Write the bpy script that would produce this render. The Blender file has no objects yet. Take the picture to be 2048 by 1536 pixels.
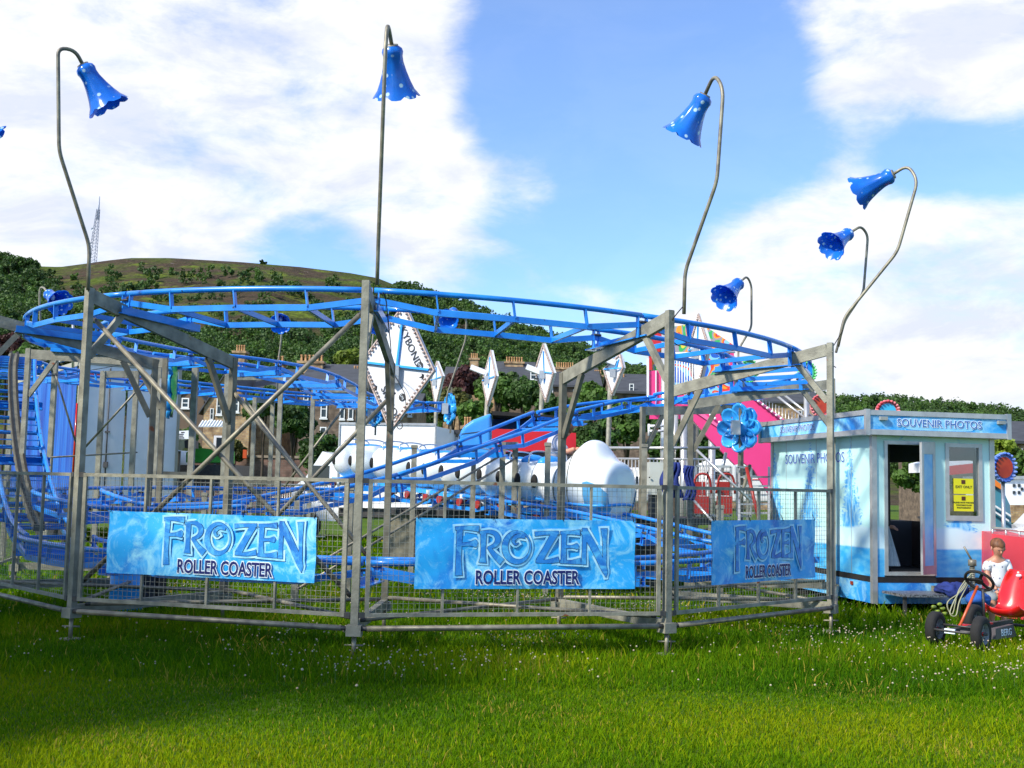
import bpy, bmesh, math, random
import numpy as np
from mathutils import Vector, Matrix, noise
R=math.radians; PI=math.pi
random.seed(7)
C=bpy.context.scene.collection
sc=bpy.context.scene
# ---------------------------------------------------------------- camera
FPX=2250.0
cd=bpy.data.cameras.new('camera'); cam=bpy.data.objects.new('camera',cd); C.objects.link(cam)
cd.sensor_width=36; cd.lens=36*FPX/2048; cd.clip_start=0.1; cd.clip_end=6000
CAMZ=1.7
MC=(Matrix.Rotation(R(90)+math.atan(200/FPX),4,'X')@Matrix.Rotation(R(1.27),4,'Z'))
MC.translation=(0,0,CAMZ)
cam.matrix_world=MC
sc.camera=cam
M3=MC.to_3x3()
def at(px,py,Y):                 # point of the place seen at that spot of the photograph, Y metres away
    d=M3@Vector(((px-1024)/FPX,-(py-768)/FPX,-1.0))
    return Vector((d.x*Y/d.y,Y,CAMZ+d.z*Y/d.y))
def gat(px,py,z=0.0):
    d=M3@Vector(((px-1024)/FPX,-(py-768)/FPX,-1.0))
    k=(z-CAMZ)/d.z
    return Vector((d.x*k,d.y*k,z))
# ---------------------------------------------------------------- world
SUN_EL=R(38); SUN_AZ=R(-127)      # sun to the left, a little behind the viewer (azimuth from +Y, clockwise)
w=bpy.data.worlds.new('World'); sc.world=w; w.use_nodes=True
nt=w.node_tree; nt.nodes.clear(); N=nt.nodes.new; L=nt.links.new
out=N('ShaderNodeOutputWorld'); bg=N('ShaderNodeBackground'); L(bg.outputs[0],out.inputs[0])
sky=N('ShaderNodeTexSky'); sky.sky_type='NISHITA'; sky.sun_disc=False
sky.sun_elevation=SUN_EL; sky.sun_rotation=SUN_AZ; sky.air_density=1.0; sky.dust_density=0.6; sky.ozone_density=1.6
tc=N('ShaderNodeTexCoord')
def mth(op,a,b=None,clamp=False):
    n=N('ShaderNodeMath'); n.operation=op; n.use_clamp=clamp
    for i,x in enumerate((a,b)):
        if x is None: continue
        if isinstance(x,(int,float)): n.inputs[i].default_value=x
        else: L(x,n.inputs[i])
    return n.outputs[0]
def fnoise(scale,detail,vec,rough=.55,dist=0.0):
    n=N('ShaderNodeTexNoise'); n.inputs['Scale'].default_value=scale; n.inputs['Detail'].default_value=detail
    n.inputs['Roughness'].default_value=rough; n.inputs['Distortion'].default_value=dist; L(vec,n.inputs['Vector']); return n.outputs[0]
# cloud banks: directions on the sky sphere, widths (radians) and strengths
BANKS=[(120,40,.13,1.4),(420,120,.12,1.4),(680,110,.085,1.2),(790,250,.05,.9),(930,372,.035,.8),(1075,358,.025,.7),(180,260,.09,1.1),(520,270,.08,1.1),(120,470,.09,1.0),(760,400,.05,.7),(860,520,.05,.6),
 (1830,50,.065,1.5),(2040,110,.075,1.4),(1700,15,.04,.8),(1640,190,.025,.5),(1720,250,.03,.4),
 (1620,500,.065,1.2),(1420,565,.05,.9),(1850,500,.08,1.2),(2060,540,.09,1.2),(1900,660,.13,1.1),(1620,660,.08,.9),(1380,660,.05,.6),(1700,370,.035,.6),(1150,610,.04,.3),
 (-500,100,.4,1.0),(2900,200,.2,.8),(600,-900,.4,.9),(1900,-600,.25,.8)]
CLEAR=[(1180,140,.10,1.3),(1380,320,.08,1.1),(1030,60,.05,.8),(1500,80,.06,1.0),(1620,330,.035,.6),(1800,310,.055,1.5),(1930,320,.06,1.6),(2080,320,.05,1.3),(1250,430,.06,.8),(1000,220,.035,.8),(1040,500,.06,.7),(360,425,.035,.8),(560,480,.045,.9),(690,490,.04,.7),(30,345,.025,.9),(290,330,.02,.4),(1560,250,.05,.5)]
acc=None
nv=N('ShaderNodeVectorMath'); nv.operation='NORMALIZE'; L(tc.outputs['Generated'],nv.inputs[0])
for lst,sg in ((BANKS,1),(CLEAR,-1)):
    for px,py,rad,wt in lst:
        d=(at(px,py,100)-Vector((0,0,CAMZ))).normalized()
        vd=N('ShaderNodeVectorMath'); vd.operation='DOT_PRODUCT'; L(nv.outputs[0],vd.inputs[0]); vd.inputs[1].default_value=d
        a=mth('SUBTRACT',1.0,vd.outputs['Value']); a=mth('DIVIDE',a,-rad*rad*.5); a=mth('EXPONENT',a); a=mth('MULTIPLY',a,wt*sg)
        acc=a if acc is None else mth('ADD',acc,a)
mp=N('ShaderNodeMapping'); mp.inputs['Scale'].default_value=(1,1,2.3); L(nv.outputs[0],mp.inputs[0])
n1=fnoise(6.5,9,mp.outputs[0],.60,.5); n2=fnoise(21,7,mp.outputs[0],.62,.3)
a=mth('SUBTRACT',n1,.5); a=mth('MULTIPLY',a,2.5); b=mth('MULTIPLY',mth('SUBTRACT',n2,.5),1.3)
acc=mth('MINIMUM',mth('MAXIMUM',acc,-1.1),1.05)
dens=mth('ADD',mth('ADD',acc,a),b)
mr=N('ShaderNodeMapRange'); mr.interpolation_type='SMOOTHSTEP'; L(dens,mr.inputs[0]); mr.inputs[1].default_value=-.15; mr.inputs[2].default_value=1.25
cm=N('ShaderNodeMix'); cm.data_type='RGBA'
hs=N('ShaderNodeHueSaturation'); hs.inputs['Saturation'].default_value=1.0; L(sky.outputs[0],hs.inputs['Color'])
bal=N('ShaderNodeMix'); bal.data_type='RGBA'; bal.blend_type='MULTIPLY'; bal.inputs[0].default_value=1; L(hs.outputs[0],bal.inputs[6]); bal.inputs[7].default_value=(.78,1.06,1.45,1)
L(bal.outputs[2],cm.inputs[6])
shr=N('ShaderNodeMapRange'); L(fnoise(8,7,mp.outputs[0],.6,.4),shr.inputs[0]); shr.inputs[1].default_value=.40; shr.inputs[2].default_value=.56; shd=shr.outputs[0]; cr=N('ShaderNodeMix'); cr.data_type='RGBA'; L(shd,cr.inputs[0]); cr.inputs[6].default_value=(4.5,4.8,5.6,1); cr.inputs[7].default_value=(5.9,5.95,6.1,1)
L(cr.outputs[2],cm.inputs[7])
fac=mth('ADD',mth('MULTIPLY',mr.outputs[0],.90),.10)   # a thin veil everywhere
L(fac,cm.inputs[0])
L(cm.outputs[2],bg.inputs[0]); bg.inputs[1].default_value=.15
sd=bpy.data.lights.new('sun','SUN'); sd.energy=5.0; sd.angle=R(4.5); sd.color=(1,.93,.80)
so=bpy.data.objects.new('sun',sd); C.objects.link(so)
sdir=Vector((math.sin(SUN_AZ)*math.cos(SUN_EL),math.cos(SUN_AZ)*math.cos(SUN_EL),math.sin(SUN_EL)))
so.rotation_euler=sdir.to_track_quat('Z','Y').to_euler()
vs=sc.view_settings; sc.display_settings.display_device='sRGB'
vs.view_transform='Standard'; vs.look='None'; vs.exposure=0.28; vs.gamma=1; vs.use_curve_mapping=False
sc.cycles.max_bounces=6; sc.cycles.transparent_max_bounces=8
# ---------------------------------------------------------------- materials
def mat(name,c1,c2=None,rough=.6,metal=0.,scale=6.,detail=5.,lo=.35,hi=.65,bump=0.,bscale=40.,spots=None,emit=None,trans=0.,coords='Object',stretch=None,coat=0.,rust=None,alpha=None):
    m=bpy.data.materials.new(name); m.use_nodes=True; t=m.node_tree; p=t.nodes['Principled BSDF']
    p.inputs['Roughness'].default_value=rough; p.inputs['Metallic'].default_value=metal; p.inputs['Coat Weight'].default_value=coat
    c1=tuple(c1)+(1,); p.inputs['Base Color'].default_value=c1
    co=t.nodes.new('ShaderNodeTexCoord').outputs[coords]
    if stretch:
        q=t.nodes.new('ShaderNodeMapping'); q.inputs['Scale'].default_value=stretch; t.links.new(co,q.inputs[0]); co=q.outputs[0]
    col=None
    if c2 is not None:
        n=t.nodes.new('ShaderNodeTexNoise'); n.inputs['Scale'].default_value=scale; n.inputs['Detail'].default_value=detail; t.links.new(co,n.inputs['Vector'])
        r=t.nodes.new('ShaderNodeMapRange'); t.links.new(n.outputs[0],r.inputs[0]); r.inputs[1].default_value=lo; r.inputs[2].default_value=hi
        x=t.nodes.new('ShaderNodeMix'); x.data_type='RGBA'; t.links.new(r.outputs[0],x.inputs[0]); x.inputs[6].default_value=c1; x.inputs[7].default_value=tuple(c2)+(1,)
        col=x.outputs[2]
    if rust:
        n=t.nodes.new('ShaderNodeTexNoise'); n.inputs['Scale'].default_value=rust[0]; n.inputs['Detail'].default_value=4; t.links.new(co,n.inputs['Vector'])
        r=t.nodes.new('ShaderNodeMapRange'); t.links.new(n.outputs[0],r.inputs[0]); r.inputs[1].default_value=rust[1]; r.inputs[2].default_value=rust[1]+.03
        x=t.nodes.new('ShaderNodeMix'); x.data_type='RGBA'; t.links.new(r.outputs[0],x.inputs[0])
        if col: t.links.new(col,x.inputs[6])
        else: x.inputs[6].default_value=c1
        x.inputs[7].default_value=rust[2]+(1,); col=x.outputs[2]
    if spots:
        v=t.nodes.new('ShaderNodeTexVoronoi'); v.inputs['Scale'].default_value=spots[0]; t.links.new(co,v.inputs['Vector'])
        r=t.nodes.new('ShaderNodeMapRange'); t.links.new(v.outputs['Distance'],r.inputs[0]); r.inputs[1].default_value=spots[1]; r.inputs[2].default_value=spots[1]*.65
        x=t.nodes.new('ShaderNodeMix'); x.data_type='RGBA'; t.links.new(r.outputs[0],x.inputs[0])
        if col: t.links.new(col,x.inputs[6])
        else: x.inputs[6].default_value=c1
        x.inputs[7].default_value=spots[2]+(1,); col=x.outputs[2]
    if col: t.links.new(col,p.inputs['Base Color'])
    if bump:
        n=t.nodes.new('ShaderNodeTexNoise'); n.inputs['Scale'].default_value=bscale; n.inputs['Detail'].default_value=4; t.links.new(co,n.inputs['Vector'])
        b=t.nodes.new('ShaderNodeBump'); b.inputs['Strength'].default_value=bump; b.inputs['Distance'].default_value=.02; t.links.new(n.outputs[0],b.inputs['Height']); t.links.new(b.outputs[0],p.inputs['Normal'])
    if emit: p.inputs['Emission Color'].default_value=tuple(emit[0])+(1,); p.inputs['Emission Strength'].default_value=emit[1]
    if alpha is not None: p.inputs['Alpha'].default_value=alpha
    if trans:
        tr=t.nodes.new('ShaderNodeBsdfTranslucent'); tr.inputs[0].default_value=c1
        if col: t.links.new(col,tr.inputs[0])
        mx=t.nodes.new('ShaderNodeMixShader'); mx.inputs[0].default_value=trans
        o=t.nodes['Material Output']; t.links.new(p.outputs[0],mx.inputs[1]); t.links.new(tr.outputs[0],mx.inputs[2]); t.links.new(mx.outputs[0],o.inputs[0])
    return m
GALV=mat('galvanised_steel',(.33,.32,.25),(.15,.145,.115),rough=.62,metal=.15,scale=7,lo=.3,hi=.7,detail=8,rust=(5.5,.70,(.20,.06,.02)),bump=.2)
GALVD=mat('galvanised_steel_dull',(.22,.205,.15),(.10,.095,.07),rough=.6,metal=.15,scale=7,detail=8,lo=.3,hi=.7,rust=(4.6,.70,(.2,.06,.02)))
TUBE=mat('scaffold_tube',(.30,.275,.20),(.15,.135,.11),rough=.5,metal=.35,scale=9,rust=(4,.72,(.19,.07,.03)))
BLUE=mat('blue_gloss_paint',(.008,.175,.64),(.016,.25,.76),rough=.32,scale=5,coat=.2,spots=None,rust=(11,.70,(.02,.03,.05)))
BLUEL=mat('light_blue_paint',(.02,.30,.80),(.03,.36,.86),rough=.35,scale=3)
BLACK=mat('black_rubber',(.008,.008,.009),(.016,.015,.014),rough=.85,scale=12)
DARK=mat('dark_metal',(.05,.05,.055),(.08,.075,.07),rough=.5,metal=.4,scale=14)
WHITE=mat('white_panel',(.78,.79,.8),(.68,.7,.72),rough=.4,scale=2.5,lo=.3,hi=.75)
WHITEG=mat('white_gloss',(.80,.83,.86),(.74,.78,.83),rough=.2,scale=2,coat=.4)
ALU=mat('aluminium',(.55,.55,.54),(.45,.45,.45),rough=.35,metal=.55,scale=8)
RED=mat('red_plastic',(.62,.012,.012),(.55,.01,.012),rough=.25,scale=3,coat=.3)
SILV=mat('silver_tube',(.6,.6,.58),(.5,.5,.5),rough=.3,metal=.6,scale=8)
# ---------------------------------------------------------------- mesh builder
class MB:
    def __init__(s): s.v=[]; s.f=[]; s.m=[]; s.s=[]; s.cur=0
    def add(s,vs,fs,smooth=False):
        o=len(s.v); s.v.extend([tuple(x) for x in vs])
        for f in fs: s.f.append(tuple(o+i for i in f)); s.m.append(s.cur); s.s.append(smooth)
        return s
    def hexa(s,c): return s.add(c,[(0,3,2,1),(4,5,6,7),(0,1,5,4),(1,2,6,5),(2,3,7,6),(3,0,4,7)])
    def box(s,c,d,rz=0.,rot=None):
        h=[x/2 for x in d]; m=rot or Matrix.Rotation(rz,3,'Z'); c=Vector(c)
        return s.hexa([c+m@Vector((x*h[0],y*h[1],z*h[2])) for z in(-1,1) for x,y in((-1,-1),(1,-1),(1,1),(-1,1))])
    def beam(s,p,q,wd,ht,up=(0,0,1)):
        p=Vector(p);q=Vector(q);d=(q-p).normalized(); sd=d.cross(Vector(up))
        if sd.length<1e-4: sd=d.cross(Vector((0,1,0)))
        sd.normalize(); u=sd.cross(d); a=sd*wd/2; b=u*ht/2
        return s.hexa([p-a-b,p+a-b,q+a-b,q-a-b,p-a+b,p+a+b,q+a+b,q-a+b])
    def tube(s,pts,r,n=8,cap=True,smooth=True):
        pts=[Vector(p) for p in pts]; k=len(pts); rr=r if isinstance(r,(list,tuple)) else [r]*k
        t0=(pts[1]-pts[0]).normalized(); a=t0.orthogonal().normalized(); vs=[];fs=[]
        for i,p in enumerate(pts):
            t=(pts[min(i+1,k-1)]-pts[max(i-1,0)]).normalized()
            a=(a-t*a.dot(t)).normalized(); b=t.cross(a)
            for j in range(n):
                g=2*PI*j/n; vs.append(p+(a*math.cos(g)+b*math.sin(g))*rr[i])
        for i in range(k-1):
            for j in range(n): fs.append((i*n+j,i*n+(j+1)%n,(i+1)*n+(j+1)%n,(i+1)*n+j))
        s.add(vs,fs,smooth)
        if cap: 
            o=len(s.v)-k*n
            s.f.append(tuple(o+j for j in reversed(range(n)))); s.m.append(s.cur); s.s.append(False)
            s.f.append(tuple(o+(k-1)*n+j for j in range(n))); s.m.append(s.cur); s.s.append(False)
        return s
    def lathe(s,prof,o,ax=(0,0,1),n=16,smooth=True,lob=None):
        o=Vector(o);ax=Vector(ax).normalized();a=ax.orthogonal().normalized();b=ax.cross(a);vs=[];fs=[]
        for i,(r,h) in enumerate(prof):
            for j in range(n):
                g=2*PI*j/n; rr,hh=(r,h) if lob is None else lob(r,h,g,i/(len(prof)-1))
                vs.append(o+ax*hh+(a*math.cos(g)+b*math.sin(g))*rr)
        k=len(prof)
        for i in range(k-1):
            for j in range(n): fs.append((i*n+j,i*n+(j+1)%n,(i+1)*n+(j+1)%n,(i+1)*n+j))
        return s.add(vs,fs,smooth)
    def ell(s,c,r,n=16,k=10,rot=None):
        c=Vector(c);m=rot or Matrix.Identity(3);vs=[];fs=[]
        for i in range(k+1):
            t=PI*i/k
            for j in range(n):
                g=2*PI*j/n; vs.append(c+m@Vector((r[0]*math.sin(t)*math.cos(g),r[1]*math.sin(t)*math.sin(g),r[2]*math.cos(t))))
        for i in range(k):
            for j in range(n): fs.append((i*n+j,(i+1)*n+j,(i+1)*n+(j+1)%n,i*n+(j+1)%n))
        return s.add(vs,fs,True)
    def prism(s,pts,o,ux,uy,th,off=0.):       # 2D outline in plane ux,uy at o, extruded th along normal (ux x uy), starting at off
        o=Vector(o);ux=Vector(ux).normalized();uy=Vector(uy).normalized();nn=ux.cross(uy)
        k=len(pts); a=[o+ux*x+uy*y+nn*off for x,y in pts]; b=[p+nn*th for p in a]
        return s.add(a+b,[tuple(reversed(range(k))),tuple(range(k,2*k))]+[(i,(i+1)%k,k+(i+1)%k,k+i) for i in range(k)])
    def build(s,name,mats,parent=None,org=None):
        if org is None: org=ORG.get(parent.name,Vector((0,0,0))) if parent else Vector((0,0,0))
        me=bpy.data.meshes.new(name); o3=Vector(org)
        me.from_pydata([(x-o3.x,y-o3.y,z-o3.z) for x,y,z in s.v],[],s.f)
        mats=mats if isinstance(mats,(list,tuple)) else [mats]
        for m in mats: me.materials.append(m)
        me.polygons.foreach_set('material_index',s.m); me.polygons.foreach_set('use_smooth',s.s); me.update()
        ob=bpy.data.objects.new(name,me); C.objects.link(ob)
        if parent: ob.parent=parent
        else: ob.location=o3
        ORG[ob.name]=o3
        return ob
ORG={}
def tag(o,label=None,cat=None,group=None,kind=None):
    if label: o['label']=label
    if cat: o['category']=cat
    if group: o['group']=group
    if kind: o['kind']=kind
    return o
def thing(name,loc,label,cat,group=None):
    o=bpy.data.objects.new(name,None); C.objects.link(o); o.location=loc; o.empty_display_size=.1; ORG[o.name]=Vector(loc)
    return tag(o,label,cat,group)
def copy_tree(o,parent=None):
    c=o.copy(); C.objects.link(c); c.parent=parent; ORG[c.name]=ORG.get(o.name,Vector((0,0,0)))
    for ch in list(o.children): copy_tree(ch,c)
    return c
def crom(P,n=8,closed=False):
    P=[Vector(p) for p in P]; o=[]; k=len(P)
    for i in range(k-1):
        a=P[max(i-1,0)];b=P[i];c=P[i+1];d=P[min(i+2,k-1)]
        for j in range(n):
            t=j/n; o.append(.5*((2*b)+(c-a)*t+(2*a-5*b+4*c-d)*t*t+(3*b-a-3*c+d)*t**3))
    o.append(P[-1]); return o
FONT=None
def text(body,size,o,ux,uy,m,parent,name='lettering',ext=.002,off=0.,bold=0.,align='CENTER',sx=1.,spacing=1.):
    cu=bpy.data.curves.new('t','FONT'); cu.body=body; cu.size=size; cu.align_x=align; cu.align_y='CENTER'; cu.extrude=ext/2; cu.offset=bold; cu.space_character=spacing; cu.resolution_u=3
    to=bpy.data.objects.new('t',cu); C.objects.link(to); dg=bpy.context.evaluated_depsgraph_get(); me=bpy.data.meshes.new_from_object(to.evaluated_get(dg))
    bpy.data.objects.remove(to); me.name=name
    ux=Vector(ux).normalized();uy=Vector(uy).normalized();nn=ux.cross(uy); org=ORG.get(parent.name,Vector((0,0,0))) if parent else Vector((0,0,0))
    for v in me.vertices:
        x,y,z=v.co; v.co=Vector(o)+ux*x*sx+uy*y+nn*(z+off+ext/2)-org
    me.materials.clear(); me.materials.append(m)
    ob=bpy.data.objects.new(name,me); C.objects.link(ob); ob.parent=parent; ORG[ob.name]=org; return ob
# ================================================================ GROUND
def nodes_ground(name,cols,scale=.35):
    m=bpy.data.materials.new(name); m.use_nodes=True; t=m.node_tree; p=t.nodes['Principled BSDF']; p.inputs['Roughness'].default_value=.9; p.inputs['Specular IOR Level'].default_value=.15
    g=t.nodes.new('ShaderNodeNewGeometry').outputs['Position']
    def no(s,d): 
        n=t.nodes.new('ShaderNodeTexNoise'); n.inputs['Scale'].default_value=s; n.inputs['Detail'].default_value=d; n.inputs['Roughness'].default_value=.65; t.links.new(g,n.inputs['Vector']); return n.outputs[0]
    a=no(scale,6); b=no(scale*14,4)
    def mix(f,x,y):
        k=t.nodes.new('ShaderNodeMix'); k.data_type='RGBA'; t.links.new(f,k.inputs[0])
        for i,v in ((6,x),(7,y)):
            if isinstance(v,tuple): k.inputs[i].default_value=v+(1,)
            else: t.links.new(v,k.inputs[i])
        return k.outputs[2]
    def rng(f,lo,hi):
        r=t.nodes.new('ShaderNodeMapRange'); t.links.new(f,r.inputs[0]); r.inputs[1].default_value=lo; r.inputs[2].default_value=hi; return r.outputs[0]
    c=mix(rng(a,.35,.65),cols[0],cols[1]); c=mix(rng(b,.5,.75),c,cols[2]); t.links.new(c,p.inputs['Base Color'])
    bm_=t.nodes.new('ShaderNodeBump'); bm_.inputs['Strength'].default_value=.6; bm_.inputs['Distance'].default_value=.05; t.links.new(b,bm_.inputs['Height']); t.links.new(bm_.outputs[0],p.inputs['Normal'])
    return m
GROUND=nodes_ground('turf',[(.045,.10,.003),(.07,.13,.004),(.09,.11,.015)])
g=MB(); g.add([(-1500,-60,0),(1500,-60,0),(1500,3000,0),(-1500,3000,0)],[(0,1,2,3)])
tag(g.build('ground',GROUND),kind='structure')
# grass blades: one uncountable sheet of stuff; density and height follow the mown and unmown patches
rng_=np.random.default_rng(3)
def blades(n,ymin,ymax,hmin,hmax,wd,xpad=.6,power=1.0,dens=None):
    u=rng_.random(n); y=ymin+(ymax-ymin)*u**power; half=y*1024/FPX*1.04+xpad; x=(rng_.random(n)*2-1)*half
    ph=np.sin(x*1.3+y*.9)*.5+np.sin(x*.47-y*1.7+1)*.5
    h=(hmin+(hmax-hmin)*rng_.random(n)**1.5)*(1+.35*ph)
    a=rng_.random(n)*2*np.pi; lean=(.15+.75*rng_.random(n))*h; la=rng_.random(n)*2*np.pi
    w_=wd*(.6+.8*rng_.random(n))*(.6+y/14.)
    dx=np.cos(a)*w_/2; dy=np.sin(a)*w_/2; lx=np.cos(la)*lean; ly=np.sin(la)*lean
    V=np.empty((n,5,3),np.float32)
    V[:,0]=np.stack([x-dx,y-dy,np.zeros(n)],1); V[:,1]=np.stack([x+dx,y+dy,np.zeros(n)],1)
    V[:,2]=np.stack([x+dx*.75+lx*.3,y+dy*.75+ly*.3,h*.55],1); V[:,3]=np.stack([x-dx*.75+lx*.3,y-dy*.75+ly*.3,h*.55],1)
    V[:,4]=np.stack([x+lx,y+ly,h],1)
    return V.reshape(-1,3)
def fast_mesh(name,V,loops,starts,totals,mats,midx=None,smooth=False):
    me=bpy.data.meshes.new(name); me.vertices.add(len(V)); me.vertices.foreach_set('co',np.asarray(V,np.float32).ravel())
    me.loops.add(len(loops)); me.loops.foreach_set('vertex_index',np.asarray(loops,np.int32)); me.polygons.add(len(starts)); me.polygons.foreach_set('loop_start',np.asarray(starts,np.int32))
    try: me.polygons.foreach_set('loop_total',np.asarray(totals,np.int32))
    except Exception: pass
    for m in mats: me.materials.append(m)
    if midx is not None: me.polygons.foreach_set('material_index',np.asarray(midx,np.int32))
    me.polygons.foreach_set('use_smooth',np.full(len(starts),smooth)); me.update(calc_edges=True); me.validate()
    o=bpy.data.objects.new(name,me); C.objects.link(o); return o
GRM=[]
for i,c in enumerate([(.074,.172,.002),(.135,.242,.002),(.235,.295,.003),(.42,.32,.05),(.038,.12,.002)]):
    m=mat('grass_blade_%s'%('deep','mid','bright','straw','dark')[i:i+1][0] if False else 'grass_blade',c,tuple(x*1.25 for x in c),rough=.9,scale=2,coords='Generated',trans=.45); m.node_tree.nodes['Principled BSDF'].inputs['Specular IOR Level'].default_value=.08; GRM.append(m)
Vg=np.concatenate([blades(390000,5.9,14.5,.014,.050,.0068,xpad=2.0),blades(36000,9.6,15.5,.05,.16,.0075),blades(5000,6.2,11,.05,.12,.005),blades(60000,14.5,34,.06,.17,.020,xpad=3)])
nb=len(Vg)//5; base=np.arange(nb)[:,None]*5
lo=np.concatenate([base+np.array([0,1,2,3]),base+np.array([3,2,4])],1).ravel()
st=np.stack([np.arange(nb)*7,np.arange(nb)*7+4],1).ravel(); tt=np.tile([4,3],nb)
bx,by=Vg[::5,0],Vg[::5,1]
patch=np.sin(bx*1.1+2*np.sin(by*.7))+np.sin(by*1.9-bx*.6)+rng_.normal(0,1.0,nb)+ (by<9.6)*.8
mi=np.digitize(patch,[-1.6,0.3,1.9]); mi=np.array([4,0,1,2])[mi]; mi=np.where(rng_.random(nb)<.02+.16*((np.sin(bx*2.3+1)+np.sin(by*3.1+bx)+rng_.normal(0,.5,nb))>1.7),3,mi)
tag(fast_mesh('grass',Vg,lo,st,tt,GRM,np.repeat(mi,2)),'short bright green turf with longer tufts under the fence line','grass',kind='stuff')
# clover heads: uncounted
CLV=mat('clover_bloom',(.50,.47,.34),(.36,.24,.17),rough=.8,scale=60)
CLS=mat('clover_stem',(.06,.14,.02),rough=.7)
cb=MB(); rr=random.Random(5)
def clover(x,y,sz):
    z=rr.uniform(.08,.17); cb.cur=0; o=Vector((x,y,z))
    cb.lathe([(0.1*sz,-.7*sz),(.85*sz,-.35*sz),(sz,.1*sz),(.65*sz,.7*sz),(.1*sz,.95*sz)],o,(rr.uniform(-.3,.3),rr.uniform(-.3,.3),1),6,False)
    cb.cur=1; cb.add([(x-.002,y,0),(x+.002,y,0),(x,y,z)],[(0,1,2)])
cl=[(rr.uniform(-1,1),rr.uniform(0,1),rr.uniform(.25,1.0),rr.randint(12,75)) for _ in range(34)]
for cx,cy,sp,n in cl:
    Y=9.3+cy*7.5; X=cx*Y*.46
    if X<-1.5 and rr.random()<.3: n//=2
    for _ in range(n): 
        x=X+rr.gauss(0,sp); y=Y+rr.gauss(0,sp*.45)
        if y>8.6: clover(x,y,rr.uniform(.005,.011))
for _ in range(380):
    y=rr.uniform(9.2,18); clover(rr.uniform(-.47,.47)*y,y,rr.uniform(.006,.011))
for px,py in [(603,1375),(712,1408),(2040,1292)]:
    p=gat(px,py); clover(p.x,p.y,.013)
tag(cb.build('clover',[CLV,CLS]),'white clover blooms scattered through the grass','clover',kind='stuff')
# ================================================================ HILLS
SKY=[(-500,470),(-200,500),(0,527),(60,532),(120,534),(180,526),(215,521),(260,516),(340,516),(480,524),(600,534),(700,546),(755,556),(800,574),(850,596),(950,624),(1030,662),(1100,682),(1170,708),(1205,740),(1240,745),(1330,762),(1500,795),(1700,820),(1780,818),(1850,828),(1950,838),(2048,850),(2300,860),(2600,880)]
def pl(T,x):
    for (a,b),(c,d) in zip(T,T[1:]):
        if a<=x<=c: return b+(d-b)*(x-a)/(c-a)
    return T[0][1] if x<T[0][0] else T[-1][1]
YR=lambda px: 640 if px<1150 else 640-(px-1150)*.25
def hz(px,t):
    Y=150+(YR(px)-150)*t; top=at(px,pl(SKY,px),YR(px)); x=top.x*Y/YR(px)
    k=t if t<=1 else 2-t
    z=top.z*(k**1.35) if k>0 else 0
    z+=(noise.noise(Vector((x*.012,Y*.012,3)))*9+noise.noise(Vector((x*.04,Y*.04,7)))*5+noise.noise(Vector((x*.11,Y*.11,5)))*2.2)*min(1,k*2)*(1-min(1,max(0,k))**6)*min(1,max(z,0)/30)
    return Vector((x,Y,z))
HILL=bpy.data.materials.new('hill_slope'); HILL.use_nodes=True
t=HILL.node_tree; p=t.nodes['Principled BSDF']; p.inputs['Roughness'].default_value=.95; p.inputs['Specular IOR Level'].default_value=.1
gpos=t.nodes.new('ShaderNodeNewGeometry').outputs['Position']
def hn(s,d,st=(1,1,1)):
    q=t.nodes.new('ShaderNodeMapping'); q.inputs['Scale'].default_value=st; t.links.new(gpos,q.inputs[0])
    n=t.nodes.new('ShaderNodeTexNoise'); n.inputs['Scale'].default_value=s; n.inputs['Detail'].default_value=d; n.inputs['Roughness'].default_value=.62; t.links.new(q.outputs[0],n.inputs['Vector']); return n.outputs[0]
def hm(f,a,b,lo,hi):
    r=t.nodes.new('ShaderNodeMapRange'); t.links.new(f,r.inputs[0]); r.inputs[1].default_value=lo; r.inputs[2].default_value=hi
    k=t.nodes.new('ShaderNodeMix'); k.data_type='RGBA'; t.links.new(r.outputs[0],k.inputs[0])
    for i,v in ((6,a),(7,b)):
        if isinstance(v,tuple): k.inputs[i].default_value=v+(1,)
        else: t.links.new(v,k.inputs[i])
    return k.outputs[2]
c=hm(hn(.022,7,(1,1.2,2.2)),(.070,.100,.012),(.066,.045,.030),.40,.54)
c=hm(hn(.05,6,(1,1,2)),c,(.125,.165,.018),.56,.66)
c=hm(hn(.16,5,(1,1,1.5)),c,(.15,.12,.11),.66,.74)
c=hm(hn(.35,6),c,(.022,.028,.010),.46,.72)
t.links.new(c,p.inputs['Base Color'])
bn=t.nodes.new('ShaderNodeBump'); bn.inputs['Strength'].default_value=1; bn.inputs['Distance'].default_value=4; t.links.new(hn(.09,7),bn.inputs['Height']); t.links.new(bn.outputs[0],p.inputs['Normal'])
h=MB(); PX=list(range(-520,2620,14)); TS=[i/34 for i in range(0,44)]
vs=[hz(px,tv) for px in PX for tv in TS]; nt_=len(TS)
h.add(vs,[(i*nt_+j,(i+1)*nt_+j,(i+1)*nt_+j+1,i*nt_+j+1) for i in range(len(PX)-1) for j in range(nt_-1)],True)
tag(h.build('hills',HILL),kind='structure')
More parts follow.
